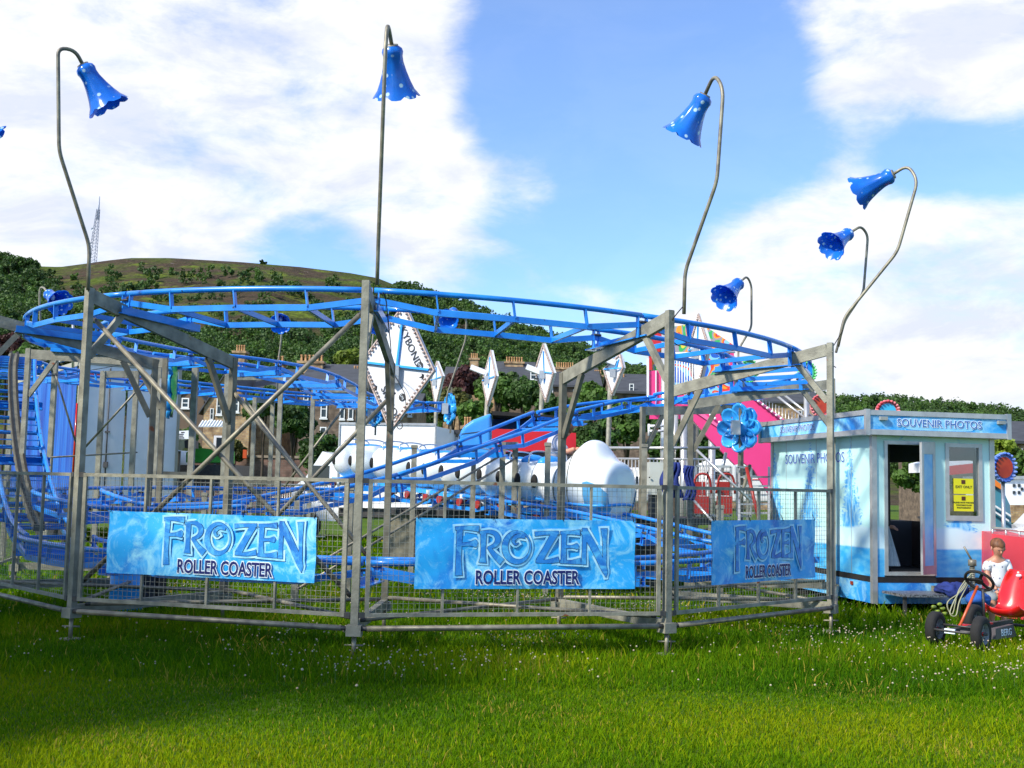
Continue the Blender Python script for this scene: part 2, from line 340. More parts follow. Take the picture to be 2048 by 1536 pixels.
# ---------------------------------------------------------------- leafy crowns
def leafcloud(rs,c,r,nclump,nleaf,leaf,flat=.8):
    """leaf quads in clumps spread through a crown: returns verts (n*4,3) and material ids"""
    c=np.array(c); V=[];I=[]
    d=rs.normal(size=(nclump,3)); d/=np.linalg.norm(d,axis=1)[:,None]; rad=.45+.55*rs.random(nclump)**.5
    cen=d*rad[:,None]*np.array([r,r,r*flat])*.86; cr=r*(.20+.20*rs.random(nclump))
    q=rs.normal(size=(nclump,nleaf,3)); q/=np.linalg.norm(q,axis=2)[:,:,None]; q*=(.35+.75*rs.random((nclump,nleaf,1))**.7)
    P=cen[:,None,:]+q*cr[:,None,None]; P=P.reshape(-1,3)+c; nrm=q.reshape(-1,3)+rs.normal(size=(len(P),3))*.45; nrm/=np.linalg.norm(nrm,axis=1)[:,None]
    t1=np.cross(nrm,rs.normal(size=nrm.shape)); t1/=np.linalg.norm(t1,axis=1)[:,None]; t2=np.cross(nrm,t1)
    s=(leaf*(.6+.8*rs.random(len(P))))[:,None]
    W=np.stack([P-t1*s-t2*s*.6,P+t1*s*.3-t2*s*.9,P+t1*s+t2*s*.5,P-t1*s*.4+t2*s*.9],1)
    I=np.repeat(rs.integers(0,3,nclump),nleaf)
    return W.reshape(-1,3),I
def quads_obj(name,V,I,mats):
    n=len(V)//4; return fast_mesh(name,V,np.arange(n*4),np.arange(n)*4,np.full(n,4),mats,I)
def leafmats(nm,c):
    return [mat(nm,tuple(x*k for x in c),tuple(x*k*1.35 for x in c),rough=.65,scale=.6,coords='Object',trans=.3) for k in (.7,1.0,1.4)]
LG=leafmats('leaf_green',(.055,.115,.012)); LD=leafmats('leaf_dark',(.038,.085,.012)); LY=leafmats('leaf_yellow_green',(.12,.17,.012)); LR=leafmats('leaf_copper',(.055,.018,.016)); LO=leafmats('leaf_olive',(.07,.075,.012))
BARK=mat('bark',(.07,.05,.035),(.04,.03,.02),rough=.9,scale=5)
# forest on the slopes
FB=[(-500,470),(-100,480),(0,500),(60,515),(85,545),(140,585),(250,598),(330,612),(420,640),(600,642),(700,625),(760,588),(800,560),(860,540),(1000,560),(1200,640),(1400,700),(2600,800)]
rs=np.random.default_rng(11); FV=[];FI=[]; cnt=0
iM=MC.inverted()
def proj(p):
    q=iM@p; return 1024+q.x/-q.z*FPX,768-q.y/-q.z*FPX
trk=MB()
for _ in range(11500):
    px=rs.uniform(-300,2350); tv=rs.uniform(.12,1.01)**.75
    p_=hz(px,tv); r_=rs.uniform(2.6,4.9)*(1.15 if p_.y>420 else 1.0); sx_,sy_=proj(p_+Vector((0,0,r_*1.5)))
    clear=False
    if 880<sx_<1010 and 620<sy_<655 and rs.random()<.8: clear=True
    if sy_<pl(FB,sx_)+rs.normal()*6 and not(rs.random()<.07 and tv<.90): clear=True
    if clear: continue
    far=p_.y
    nl=34 if far<330 else 26; lf_=.0008*far+.04
    V_,I_=leafcloud(rs,(p_.x,p_.y,p_.z+r_*.6),r_,8,nl,lf_,.85)
    FV.append(V_); FI.append((I_+rs.integers(0,3))//2+ (3 if rs.random()<.4 else 0)); cnt+=1
forest=quads_obj('woodland',np.concatenate(FV),np.concatenate(FI),LD+LG)
tag(forest,'dense dark green woodland covering the hillside','woodland',kind='stuff')
def tree(loc,r,ht,mats,label,group=None,ncl=60,nl=60,leaf=.16,seed=1,name='tree',flat=.85,lobes=5):
    rs=np.random.default_rng(seed); x,y,z=loc
    root=thing(name,loc,label,'tree',group); tk=MB(); cz=z+ht-r*flat
    tk.tube(crom([(x,y,z-.1),(x+r*.03,y,z+(cz-z)*.5),(x-r*.03,y,cz)],4),[.09*r*(1-.5*i/8) for i in range(9)],7)
    vs=[];iz=[]
    for k in range(lobes):
        a=2*PI*k/lobes+rs.random(); rr_=r*(.55+.2*rs.random()); d=r*.48
        c=(x+math.cos(a)*d,y+math.sin(a)*d*.8,cz+(rs.random()-.55)*r*flat*.8)
        tk.tube([(x,y,z+(cz-z)*.55),tuple((Vector((x,y,cz))+Vector(c))/2),c],[.05*r,.03*r,.01*r],5)
        V_,I_=leafcloud(rs,c,rr_,ncl//lobes,nl,leaf,flat); vs.append(V_); iz.append(I_)
    V_,I_=leafcloud(rs,(x,y,cz+r*.25),r*.75,ncl//3,nl,leaf,flat); vs.append(V_); iz.append(I_)
    V=np.concatenate(vs)-np.array(loc)
    cr=quads_obj('crown',V,np.concatenate(iz),mats); cr.parent=root
    tk.build('trunk',BARK,root)
    return root
# ================================================================ COASTER TRACK
CX,CY,RC=-1.3,17.0,5.17
def circ(deg,r=RC,z=0): return Vector((CX+r*math.cos(R(deg)),CY+r*math.sin(R(deg)),z))
A0=268.6
GA=.455
coaster=thing('roller_coaster_track',(CX,CY,0),'bright blue tubular roller coaster track winding on grey steel supports','coaster track')
def run(P,bank=None,n=8): return crom(P,n)
def section(pts,bank=0.,joint=True,strut=.9,drop=.20,lift=None):
    """one bolted section of track: rails, side bars, struts and ties"""
    k=len(pts); T=[(pts[min(i+1,k-1)]-pts[max(i-1,0)]).normalized() for i in range(k)]
    S=[t_.cross(Vector((0,0,1))).normalized() for t_ in T]; U=[s.cross(t_) for s,t_ in zip(S,T)]
    if bank: 
        S=[(s+Vector((0,0,bank))).normalized() for s in S]; U=[s.cross(t_) for s,t_ in zip(S,T)]
    Ls=[0]
    for i in range(1,k): Ls.append(Ls[-1]+(pts[i]-pts[i-1]).length)
    tot=Ls[-1]
    def ev(s):
        s=min(max(s,0),tot)
        for i in range(1,k):
            if s<=Ls[i]+1e-9:
                f=(s-Ls[i-1])/(Ls[i]-Ls[i-1]); return pts[i-1].lerp(pts[i],f),S[i-1].lerp(S[i],f).normalized(),U[i-1].lerp(U[i],f).normalized(),T[i]
        return pts[-1],S[-1],U[-1],T[-1]
    fr=MB(); rails=[]
    for sg in (-1,1):
        m=MB(); m.tube([p+s*GA*sg for p,s in zip(pts,S)],.030,10); rails.append(m)
    n=max(2,round(tot/strut)); e=min(.62,tot*.24)
    ks=[0,e]+[e+(tot-2*e)*i/max(1,n-1) for i in range(1,n-1)]+[tot-e,tot]
    for sg in (-1,1):
        prev=None
        for i,s_ in enumerate(ks):
            p,s,u,t_=ev(s_); dz=.10 if i in(0,len(ks)-1) else drop
            q=p+s*(GA)*sg-u*dz
            if prev is not None: fr.beam(prev,q,.028,.062,up=u)
            prev=q
            if i not in (0,len(ks)-1): fr.beam(p+s*GA*sg-u*.02-t_*.03,q+u*.01,.014,.055,up=s)
            else:
                tt_=t_*(.045 if i==0 else -.045)
                fr.beam(p+s*(GA-.0)*sg-u*.02+tt_,p+s*GA*sg-u*(drop+.05)+tt_,.05,.012,up=t_)
                fr.cur=1; 
                for b_ in (-.03,.03): fr.tube([p+s*(GA*sg+b_)-u*.075-t_*.035,p+s*(GA*sg+b_)-u*.075+t_*.035],.013,6)
                fr.cur=0
    for s_ in ks[1:-1]:
        p,s,u,t_=ev(s_); fr.beam(p-s*GA-u*(drop-.005),p+s*GA-u*(drop-.005),.03,.055,up=u)
    # shoe under the start joint
    p,s,u,t_=ev(0.0)
    fr.beam(p-s*(GA+.12)-u*(drop+.035),p+s*(GA+.12)-u*(drop+.035),.12,.014,up=u); fr.beam(p-s*(GA+.12)-u*(drop)+t_*.06,p+s*(GA+.12)-u*(drop)+t_*.06,.014,.085,up=u)
    o=fr.build('track_section',[BLUE,DARK],coaster)
    for m in rails: m.build('rail',BLUE,o)
    return o
def track(P,cuts,bank=0.,res=10,drop=.20,strut=.9):
    pts=crom(P,res); k=len(pts)
    # cut into sections at (approximately) equal lengths
    Ls=[0]
    for i in range(1,k): Ls.append(Ls[-1]+(pts[i]-pts[i-1]).length)
    n=cuts; idx=[0]
    for c in range(1,n): idx.append(min(range(k),key=lambda i:abs(Ls[i]-Ls[-1]*c/n)))
    idx.append(k-1)
    for a,b in zip(idx,idx[1:]):
        section(pts[a:b+1],bank=bank,drop=drop,strut=strut)
def zup(deg):  # height of the upper turn
    return pl([(170,3.80),(208,3.70),(268,3.62),(300,3.52),(331,3.47),(360,3.42),(390,3.36)],deg)
# upper front turn: sections joint to joint over the cross beams
for a,b in ((178.6,208.6),(208.6,238.6),(238.6,268.6),(268.6,298.6),(298.6,328.6),(328.6,358.6),(358.6,384)):
    section([circ(a+(b-a)*i/10,z=zup(a+(b-a)*i/10)) for i in range(11)],bank=.05)
# from the turn down the long diagonal
e=circ(384); 
DN=[Vector((e.x,e.y,3.37)),Vector((2.75,20.3,3.33)),Vector((1.7,20.0,3.20)),Vector((.75,19.2,2.95)),Vector((-.17,18.0,2.5)),Vector((-1.1,17.1,2.12)),Vector((-2.05,16.2,1.75)),Vector((-3.45,14.9,1.36)),Vector((-4.9,14.75,1.30)),Vector((-6.1,15.7,1.45)),Vector((-6.6,17.6,1.48)),Vector((-6.2,19.4,1.5)),Vector((-5.0,20.9,1.5)),Vector((-3.4,21.6,1.52)),Vector((-1.9,21.2,1.56)),Vector((-.9,19.9,1.52)),Vector((.1,18.5,1.44)),Vector((1.1,17.3,1.34)),Vector((2.0,16.4,1.18)),Vector((2.9,15.6,1.0)),Vector((3.6,15.2,.92))]
# the first leg
track(DN[0:4],2,res=8); track(DN[3:8],3,res=8); track(DN[7:14],6,res=8,bank=.03); track(DN[13:21],6,res=8)
# lower front turn
for a,b in ((345,328.6),(328.6,298.6),(298.6,268.6),(268.6,238.6),(238.6,212)):
    section([circ(a+(b-a)*i/10,z=pl([(205,.98),(215,.9),(240,.86),(300,.88),(345,.95)],a+(b-a)*i/10)) for i in range(11)],bank=-.03)
LIFT=[circ(212,z=.93),Vector((-6.25,15.1,1.08)),Vector((-6.85,16.1,1.45)),Vector((-7.55,17.3,2.15)),Vector((-8.15,18.4,2.9)),Vector((-8.6,19.3,3.55)),Vector((-8.85,19.9,3.86)),Vector((-9.2,20.6,3.92)),Vector((-9.6,21.6,3.86))]
GA_=GA; GA=.34
track(LIFT,5,res=8,drop=.2,strut=.55); GA=GA_
track([LIFT[-1],Vector((-9.6,22.6,3.84)),Vector((-9.0,23.9,3.84)),Vector((-7.4,26.0,3.84)),Vector((-5.4,27.8,3.80)),Vector((-3.9,28.6,3.78)),Vector((-2.5,28.8,3.75))],6,res=8)
track([Vector((-2.5,28.8,3.75)),Vector((-1.9,28.2,3.7)),Vector((-2.3,27.5,3.62)),Vector((-3.2,26.6,3.6)),Vector((-3.6,25,3.62)),Vector((-3.75,23,3.70)),Vector((-4.1,21.4,3.78)),Vector((-4.8,20.1,3.80)),Vector((-5.8,19.0,3.80)),circ(178.6,z=3.79)],7,res=8)
# lift chain trough
ch=MB(); lp=crom(LIFT[1:8],6)
for a,b in zip(lp,lp[1:]): 
    u=Vector((0,0,1)); ch.beam(a-u*.10,b-u*.10,.15,.09)
ch.cur=1
for a,b in zip(lp,lp[1:]):
    for sg in (-1,1):
        s=(b-a).cross(u).normalized()*.05*sg; ch.beam(a+s-u*.035,b+s-u*.035,.022,.03)
ch.build('lift_chain',[GALVD,BLACK],coaster)
ld=MB()
for a,b in zip(lp,lp[1:]):
    n=max(1,round((b-a).length/.42))
    for i in range(n):
        p_=a.lerp(b,(i+.5)/n); s=(b-a).cross(u).normalized(); ld.beam(p_-s*.34-u*.12,p_+s*.34-u*.12,.045,.02)
ld.build('lift_rung',BLUE,coaster)
# ---------------------------------------------------------------- support frames
def frame(outer,inner,zo,zi,label,brace=True,ow=.072,inner_h=None,name='track_trestle',node=.33,knee=True,base=True):
    ox,oy=outer;ix,iy=inner; root=thing(name,(ox,oy,0),label,'support frame','steel frames carrying the coaster track')
    d=(Vector((ix,iy,0))-Vector((ox,oy,0))); L_=d.length; d.normalize(); up=Vector((0,0,1)); rz=math.atan2(d.y,d.x)
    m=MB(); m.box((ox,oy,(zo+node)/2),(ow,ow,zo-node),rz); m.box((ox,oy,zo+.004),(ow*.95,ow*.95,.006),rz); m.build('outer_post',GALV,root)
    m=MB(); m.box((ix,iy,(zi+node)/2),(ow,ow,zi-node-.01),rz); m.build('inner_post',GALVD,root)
    zt=.105; p=Vector((ox,oy,zo-.08))+d*(ow/2+.001); q=Vector((ix,iy,zi-.08))+d*(ow/2)
    m=MB(); m.beam(p,q,.055,.145); m.build('cross_beam',GALV,root)
    if knee:
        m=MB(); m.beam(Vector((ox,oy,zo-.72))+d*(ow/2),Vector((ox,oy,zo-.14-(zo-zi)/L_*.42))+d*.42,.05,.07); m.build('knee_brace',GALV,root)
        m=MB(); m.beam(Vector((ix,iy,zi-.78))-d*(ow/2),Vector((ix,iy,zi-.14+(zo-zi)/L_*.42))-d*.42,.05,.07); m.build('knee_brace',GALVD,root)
    if base:
        m=MB(); m.beam(Vector((ox,oy,node-.02))+d*(ow/2),Vector((ix,iy,node-.02)),.07,.10); m.build('ground_beam',GALV,root)
    for x,y,hh in ((ox,oy,1),(ix,iy,0)):
        m=MB(); m.box((x,y,node-.05),(ow+.07,ow+.07,.10),rz); m.cur=1; m.tube([(x,y,node-.1),(x,y,.02)],.022,8); m.tube([(x-.09,y,node-.19),(x+.09,y,node-.19)],.010,6); m.cur=0
        m.box((x,y,.012),(.16,.16,.02),rz); m.build('screw_foot',[GALV,TUBE],root)
    return root
OUTP={}; INP={}
def oi(k):
    a=A0+30*k; return (circ(a,6.12).x,circ(a,6.12).y),(circ(a,4.0).x,circ(a,4.0).y)
names={-2:('far left front support frame whose beam enters from the left edge',3.72,3.27),-1:('left front support frame with rust streaks beside the first banner',3.66,3.155),0:('tallest looking central support frame nearest the viewer',3.645,3.07),1:('right of centre support frame with sunlit cross beam and rusty post',3.535,3.05),2:('right front support frame where the mesh fence ends',3.52,3.04),3:('support frame just behind the right end post of the fence',3.38,3.03),4:('back right support frame carrying a blue flower light on its knee brace',3.19,3.05),-3:('far left support frame behind the lift hill',3.6,3.5)}
for k,(lb,zo,zi) in names.items():
    o_,i_=oi(k); OUTP[k]=Vector((o_[0],o_[1],0)); INP[k]=Vector((i_[0],i_[1],0)); frame(o_,i_,zo,zi,lb)
# narrow portal frames farther back
def portal(xa,xb,ytop,Ya,Yb,label,w_=.09,zmid=None,h=.13):
    a=at(xa,ytop,Ya); b=at(xb,ytop,Yb); root=thing('portal_frame',(a.x,a.y,0),label,'portal frame','narrow steel portals under the back track')
    for p in (a,b):
        m=MB(); m.box((p.x,p.y,p.z/2+.05),(w_,w_,p.z-.1)); m.build('leg',GALV,root)
    z=(a.z+b.z)/2; d=(b-a).normalized()
    m=MB(); m.beam(Vector((a.x,a.y,a.z-.0-h/2)),Vector((b.x,b.y,b.z-h/2)),w_*.8,h); m.build('cross_beam',GALV,root)
    if zmid is not None:
        m=MB(); m.beam(Vector((a.x,a.y,zmid)),Vector((b.x,b.y,zmid)),w_*.55,.07); m.build('rail_bar',GALVD,root)
    return root
portal(455,563,748,23.5,23.7,'portal frame under the wavy blue track left of the bright leafy tree',zmid=1.62)
portal(627,718,774,26.0,26.2,'portal frame under the wavy track in front of the dark stone house',zmid=1.62)
portal(320,392,717,19.6,19.8,'portal frame with a blue flower light on its left leg',zmid=1.75,w_=.1,h=.14)
portal(207,274,742,21.5,21.6,'portal frame in front of the white trailer doors')
portal(510,546,795,26.5,27.5,'small dark portal frame low under the back rail')
portal(30,112,708,21.5,21.6,'portal frame crossing behind the top of the lift hill')
portal(1006,1031,884,17.6,17.9,'stubby portal frame under the middle of the descending track',zmid=None)
def post(px,ytop,Y,label,w_=.085):
    a=at(px,ytop,Y); m=MB(); m.box((a.x,a.y,a.z/2),(w_,w_,a.z)); m.box((a.x,a.y,.015),(w_*2,w_*2,.03)); m.box((a.x,a.y,a.z-.03),(w_*1.25,w_*1.25,.05))
    return tag(m.build('support_post',GALV),label,'support post','single steel support posts')
post(1096,885,17.3,'short steel post just left of the leading train car')
post(829,890,18.6,'short steel post standing left of the middle train cars')
post(948,897,18.2,'short steel post between the middle train cars',.075)
post(1289,888,18.8,'short square post in front of the white railing behind the track')
post(598,985,15.3,'low post under the left end of the descending track')
post(702,972,16.2,'low post under the descending track by the first banner')
post(1440,1010,16.0,'low post under the lower track at the right end')
post(230,990,18.2,'low post under the lower back loop left of the first banner')
post(410,985,19.5,'low post under the lower back loop above the first banner')
post(520,975,20.8,'low post under the lower back loop near its far bend')
# ---------------------------------------------------------------- rods and braces
def rod(p,q,label,r=.026,nm='brace_rod'):
    m=MB(); m.tube([p,q],r,8); 
    d=(Vector(q)-Vector(p)).normalized()
    m.cur=1; m.tube([Vector(p)-d*.05,Vector(p)+d*.10],r*.9,6); m.tube([Vector(q)-d*.10,Vector(q)+d*.05],r*.9,6)
    return tag(m.build(nm,[TUBE,DARK]),label,'brace','slanting brace tubes between the supports')
Z=lambda v,z: Vector((v.x,v.y,z))
rod(Z(OUTP[-1],3.32)+Vector((.06,.1,0)),Z(OUTP[0],.62)+Vector((-.1,.14,0)),'brace tube falling from the left front post to the foot of the central post')
rod(Z(OUTP[0],3.32)+Vector((-.06,.06,0)),Z(OUTP[-1],.62)+Vector((.1,.06,0)),'olive brace tube rising from the left front foot to the central post head')
rod(Z(INP[-1],2.75),Z(INP[0],.6),'thin brace falling right between the two inner posts at left')
rod(Z(INP[0],2.7)+Vector((0,.08,0)),Z(INP[-1],.6)+Vector((0,.08,0)),'thin brace rising right towards the diamond sign')
rod(at(1000,912,17.6),at(640,1125,14.6),'upper of two long parallel rods below the descending track',.018)
rod(at(1029,918,17.8),at(600,1175,14.4),'lower of two long parallel rods below the descending track',.018)
rod(at(487,795,26.5),at(632,985,26.2),'thin far brace in front of the leafy tree',.03)
rod(at(700,800,26.4),at(560,985,26.2),'thin far brace leaning left beside the dark house',.03)
rod(at(310,742,21.0),at(165,900,21.2),'thin brace in front of the trailer doors',.022)
rod(at(112,752,21),at(150,880,21),'thin dark brace over the blue curtain',.02)
rod(at(97,915,20.5),at(270,905,22),'galvanised handrail before the trailer doors',.016)
for k in (-2,-1,0,1,2,3):
    if k+1 in OUTP and k in OUTP:
        a,b=OUTP[k],OUTP[k+1]; n=(Vector((CX,CY,0))-(a+b)/2).normalized()*-.05
        d=(b-a).normalized()*.11
        rod(Z(a,.30)+n+d,Z(b,.30)+n-d,['ground tube entering at the left edge','ground tube below the first banner','ground tube below the middle banner','ground tube below the right banner','ground tube behind the right end post','ground tube at the far right end'][k+2],.027,'ground_tube')
        ia=INP[k]; ib=INP[k+1]
        rod(Z(a,.36)-n*3+d,Z(ib,.36),['crossing tube on the grass far left','crossing tube on the grass behind the first banner','crossing tube on the grass behind the middle banner','crossing tube on the grass behind the right banner','crossing tube on the grass by the booth','crossing tube on the grass far right'][k+2],.022,'ground_tube')
        rod(Z(b,.38)-n*3-d,Z(ia,.38),['cross tube to the inner post far left','cross tube to the inner post behind the first banner','cross tube to the inner post behind the middle banner','cross tube to the inner post behind the right banner','cross tube to the inner post by the booth','cross tube to the inner post far right'][k+2],.022,'ground_tube')
# ---------------------------------------------------------------- fence panels
WIRE=mat('fence_wire',(.30,.30,.25),(.20,.20,.17),rough=.5,metal=.2,scale=4)
def fence(a,b,label,z0=.425,z1=1.70,zo=0.):
    n=(Vector((CX,CY,0))-(a+b)/2).normalized()*-.035; d=(b-a).normalized(); a=a+n+d*.09; b=b+n-d*.09; L_=(b-a).length
    root=thing('fence_panel',(a.x,a.y,0),label,'fence panel','mesh fence panels round the coaster')
    f=MB()
    for z in (z0,z1): f.beam(Z(a,z),Z(b,z),.035,.035)
    for s_ in (0.018,L_/4,L_/2,3*L_/4,L_-.018):
        w2=.04 if s_<.1 or s_>L_-.1 else .022
        f.beam(Z(a+d*s_,z0+.018),Z(a+d*s_,z1-.018),.03,w2,up=d)
    f.build('panel_frame',GALV,root)
    w_=MB(); k=int(L_/.052); r=.0015
    for i in range(1,k):
        p=a+d*(L_*i/k)-n*.25; w_.beam(Z(p,z0),Z(p,z1),r*2,r*2,up=d)
    k=int((z1-z0)/.052)
    for i in range(1,k):
        z=z0+(z1-z0)*i/k; w_.beam(Z(a-n*.42,z),Z(b-n*.42,z),r*2,r*2)
    w_.build('wire_mesh',WIRE,root)
    for z in (z0,z1):
        MB().beam(Z(b,z),Z(b+d*.06,z),.03,.05).build('clamp',DARK,root); MB().beam(Z(a-d*.06,z),Z(a,z),.03,.05).build('clamp',DARK,root)
    return a,b,n.normalized(),d
PAN={}
for k,lb in ((-3,'mesh fence panel outside the left edge, seen beside the lift foot'),(-2,'mesh fence panel at the left edge in front of the lift hill'),(-1,'mesh fence panel holding the left banner with two blank pale spaces'),(0,'mesh fence panel holding the middle banner'),(1,'mesh fence panel holding the right banner beside the booth')):
    PAN[k]=fence(OUTP[k],OUTP[k+1],lb)
# ---------------------------------------------------------------- banners
def icy(name,dark=(.008,.15,.58),mid=(.015,.38,.84),lite=(.34,.76,.93),sc_=3.2,box=None):
    m=bpy.data.materials.new(name); m.use_nodes=True; t=m.node_tree; p=t.nodes['Principled BSDF']; p.inputs['Roughness'].default_value=.45
    co=t.nodes.new('ShaderNodeTexCoord').outputs['Object']
    def no(s,d,dist=0,rg=.6):
        n=t.nodes.new('ShaderNodeTexNoise'); n.inputs['Scale'].default_value=s; n.inputs['Detail'].default_value=d; n.inputs['Distortion'].default_value=dist; n.inputs['Roughness'].default_value=rg; t.links.new(co,n.inputs['Vector']); return n.outputs[0]
    def mx(f,a,b,lo,hi):
        r=t.nodes.new('ShaderNodeMapRange'); t.links.new(f,r.inputs[0]); r.inputs[1].default_value=lo; r.inputs[2].default_value=hi
        k=t.nodes.new('ShaderNodeMix'); k.data_type='RGBA'; t.links.new(r.outputs[0],k.inputs[0])
        for i,v in ((6,a),(7,b)):
            if isinstance(v,tuple): k.inputs[i].default_value=v+(1,)
            else: t.links.new(v,k.inputs[i])
        return k.outputs[2]
    c=mx(no(sc_*.5,4,.4),dark,mid,.30,.50); c=mx(no(sc_,8,1.4,.7),c,lite,.47,.68)
    c=mx(no(sc_*5,8,3.0,.75),c,(.5,.83,.95),.60,.78); c=mx(no(sc_*3,6,4,.7),c,dark,.62,.75)
    t.links.new(c,p.inputs['Base Color']); return m
ICY=icy('printed_ice'); ICYL=icy('printed_ice_letters',(.006,.11,.46),(.015,.21,.64),(.10,.50,.84),6)
RIM=mat('letter_frost_rim',(.48,.80,.93),(.14,.52,.86),rough=.45,scale=9)
NAVY=mat('navy_print',(.004,.008,.12),rough=.45); PWHITE=mat('white_print',(.75,.85,.93),rough=.45)
# icy serif capitals: strokes (x,y,halfwidth) in letter units
def st(*pts): return pts
GL={'F':(.78,[st((.22,-.38,.10),(.20,.1,.075),(.22,.95,.085)),st((.08,.93,.05),(.40,.95,.055),(.80,.93,.085)),st((.20,.48,.05),(.50,.50,.05),(.72,.52,.10),(.78,.52,.0))]),
'R':(.74,[st((.16,-.02,.11),(.17,.2,.07),(.17,.86,.08)),st((.05,.82,.035),(.35,.85,.05),(.55,.78,.07),(.62,.62,.08),(.52,.47,.06),(.32,.40,.03)),st((.33,.42,.05),(.52,.20,.07),(.76,.0,.10))]),
'O':(.98,[tuple((.5+.40*math.cos(R(a)),.43+.42*math.sin(R(a)),.055+.035*math.cos(R(a-200))) for a in range(60,421,20)),st((.72,.72,.05),(.50,.74,.055),(.36,.62,.05),(.42,.50,.03),(.52,.54,.01))]),
'Z':(.80,[st((.05,.80,.06),(.40,.83,.05),(.80,.84,.05)),st((.68,.82,.10),(.45,.45,.09),(.20,.04,.10)),st((.10,.03,.045),(.45,.02,.05),(.82,.08,.08))]),
'E':(.68,[st((.18,.0,.09),(.17,.4,.07),(.18,.86,.08)),st((.06,.84,.045),(.40,.85,.05),(.68,.86,.08)),st((.17,.44,.05),(.42,.45,.04),(.60,.46,.08),(.66,.46,.0)),st((.06,.02,.045),(.40,.01,.05),(.72,.04,.09))]),
'N':(.92,[st((.14,-.06,.08),(.15,.4,.06),(.16,.98,.075)),st((.12,.92,.11),(.45,.45,.10),(.80,-.18,.09),(.86,-.42,.0)),st((.78,.98,.10),(.80,.6,.06),(.82,-.1,.05),(.85,-.35,.0))])}
def glyph(mb,ch,o,ux,uy,hgt,grow,off,sx=1.):
    nn=Vector(ux).cross(Vector(uy)); o=Vector(o)
    for si,s in enumerate(GL[ch][1]):
        P=crom([(a*sx,b,c_) for a,b,c_ in s],4) if len(s)>2 else [Vector(q) for q in s]
        lo=[];hi=[]
        for i,p in enumerate(P):
            tg=(P[min(i+1,len(P)-1)]-P[max(i-1,0)]); tg=Vector((tg.x,tg.y)).normalized(); nr=Vector((-tg.y,tg.x)); w_=max(0,p.z)+grow
            ext=tg*(-grow if i==0 else grow if i==len(P)-1 else 0)
            c2=Vector((p.x,p.y))+ext; lo.append(c2-nr*w_); hi.append(c2+nr*w_)
        vs=[o+(Vector(ux)*q.x+Vector(uy)*q.y)*hgt+nn*(off+si*.0006) for q in lo+hi]; k=len(lo)
        mb.add(vs,[(i,i+1,k+i+1,k+i) for i in range(k-1)])
def banner(k,fr,to,zt,zb,label,l0,l1,rc0,rc1,sag=0.,h=.345):
    a,b,n,d=PAN[k]; L_=(b-a).length; p=a+d*L_*fr+n*.028; q=a+d*L_*to+n*.028; W=(q-p).length
    ux=d; uy=Vector((0,0,1)); 
    root=thing('banner',Z(p,zb),label,'banner','roller coaster banners on the fence')
    m=MB(); nx=24; ny=8; vs=[]
    for j in range(ny+1):
        for i in range(nx+1):
            v=Z(p+d*W*i/nx,zb+(zt-zb)*j/ny)+n*(.008*math.sin(i*.9+j*.6)+.006*math.sin(i*.37-j*1.3)); vs.append(v)
    fs=[(j*(nx+1)+i,j*(nx+1)+i+1,(j+1)*(nx+1)+i+1,(j+1)*(nx+1)+i) for j in range(ny) for i in range(nx)]
    m.add(vs,fs,True); m.add([v-n*.004 for v in vs],[tuple(reversed(f)) for f in fs],True); m.build('sheet',ICY,root)
    H=zt-zb; word='FROZEN'; tot=sum(GL[c][0] for c in word); avail=(l1-l0)*W; sx=avail/(tot*h)
    for grow,off,mt,nm in ((.07,.009,RIM,'letter_rim'),(.010,.012,NAVY,'letter_edge'),(0.,.015,ICYL,'lettering')):
        mb=MB(); x=l0*W
        for c in word:
            big=1.0
            glyph(mb,c,Z(p+d*x,zb+H*.385)+n*off,ux,uy,h*big,grow,0.,sx); x+=GL[c][0]*h*sx
        mb.build(nm,mt,root)
    mid=(rc0+rc1)/2*W; cen=Z(p+d*mid,zb+H*.155)
    wtxt=(rc1-rc0)*W; size=.185
    text('ROLLER COASTER',size,cen,ux,uy,PWHITE,root,'lettering',.001,.010,bold=.014,sx=wtxt/1.60)
    text('ROLLER COASTER',size,cen,ux,uy,NAVY,root,'lettering',.001,.014,bold=.0035,sx=wtxt/1.60)
    tz=MB()
    for s_ in (.01,.34,.66,.99): tz.tube([Z(p+d*W*s_,zt-.012)+n*.012,Z(p+d*W*s_,zt+.06)-n*.02],.004,5)
    tz.build('cable_tie',BLACK,root)
banner(-1,.115,.895,1.335,.71,'left banner, icy blue with pale FROZEN lettering, on the left front fence',.27,.95,.34,.82)
banner(0,.155,.905,1.355,.675,'middle banner, icy blue with FROZEN lettering, between the two front posts',.16,.87,.25,.75)
banner(1,.195,.875,1.36,.68,'right banner, icy blue with FROZEN lettering, narrowed by perspective beside the booth',.19,.85,.28,.75,h=.35)
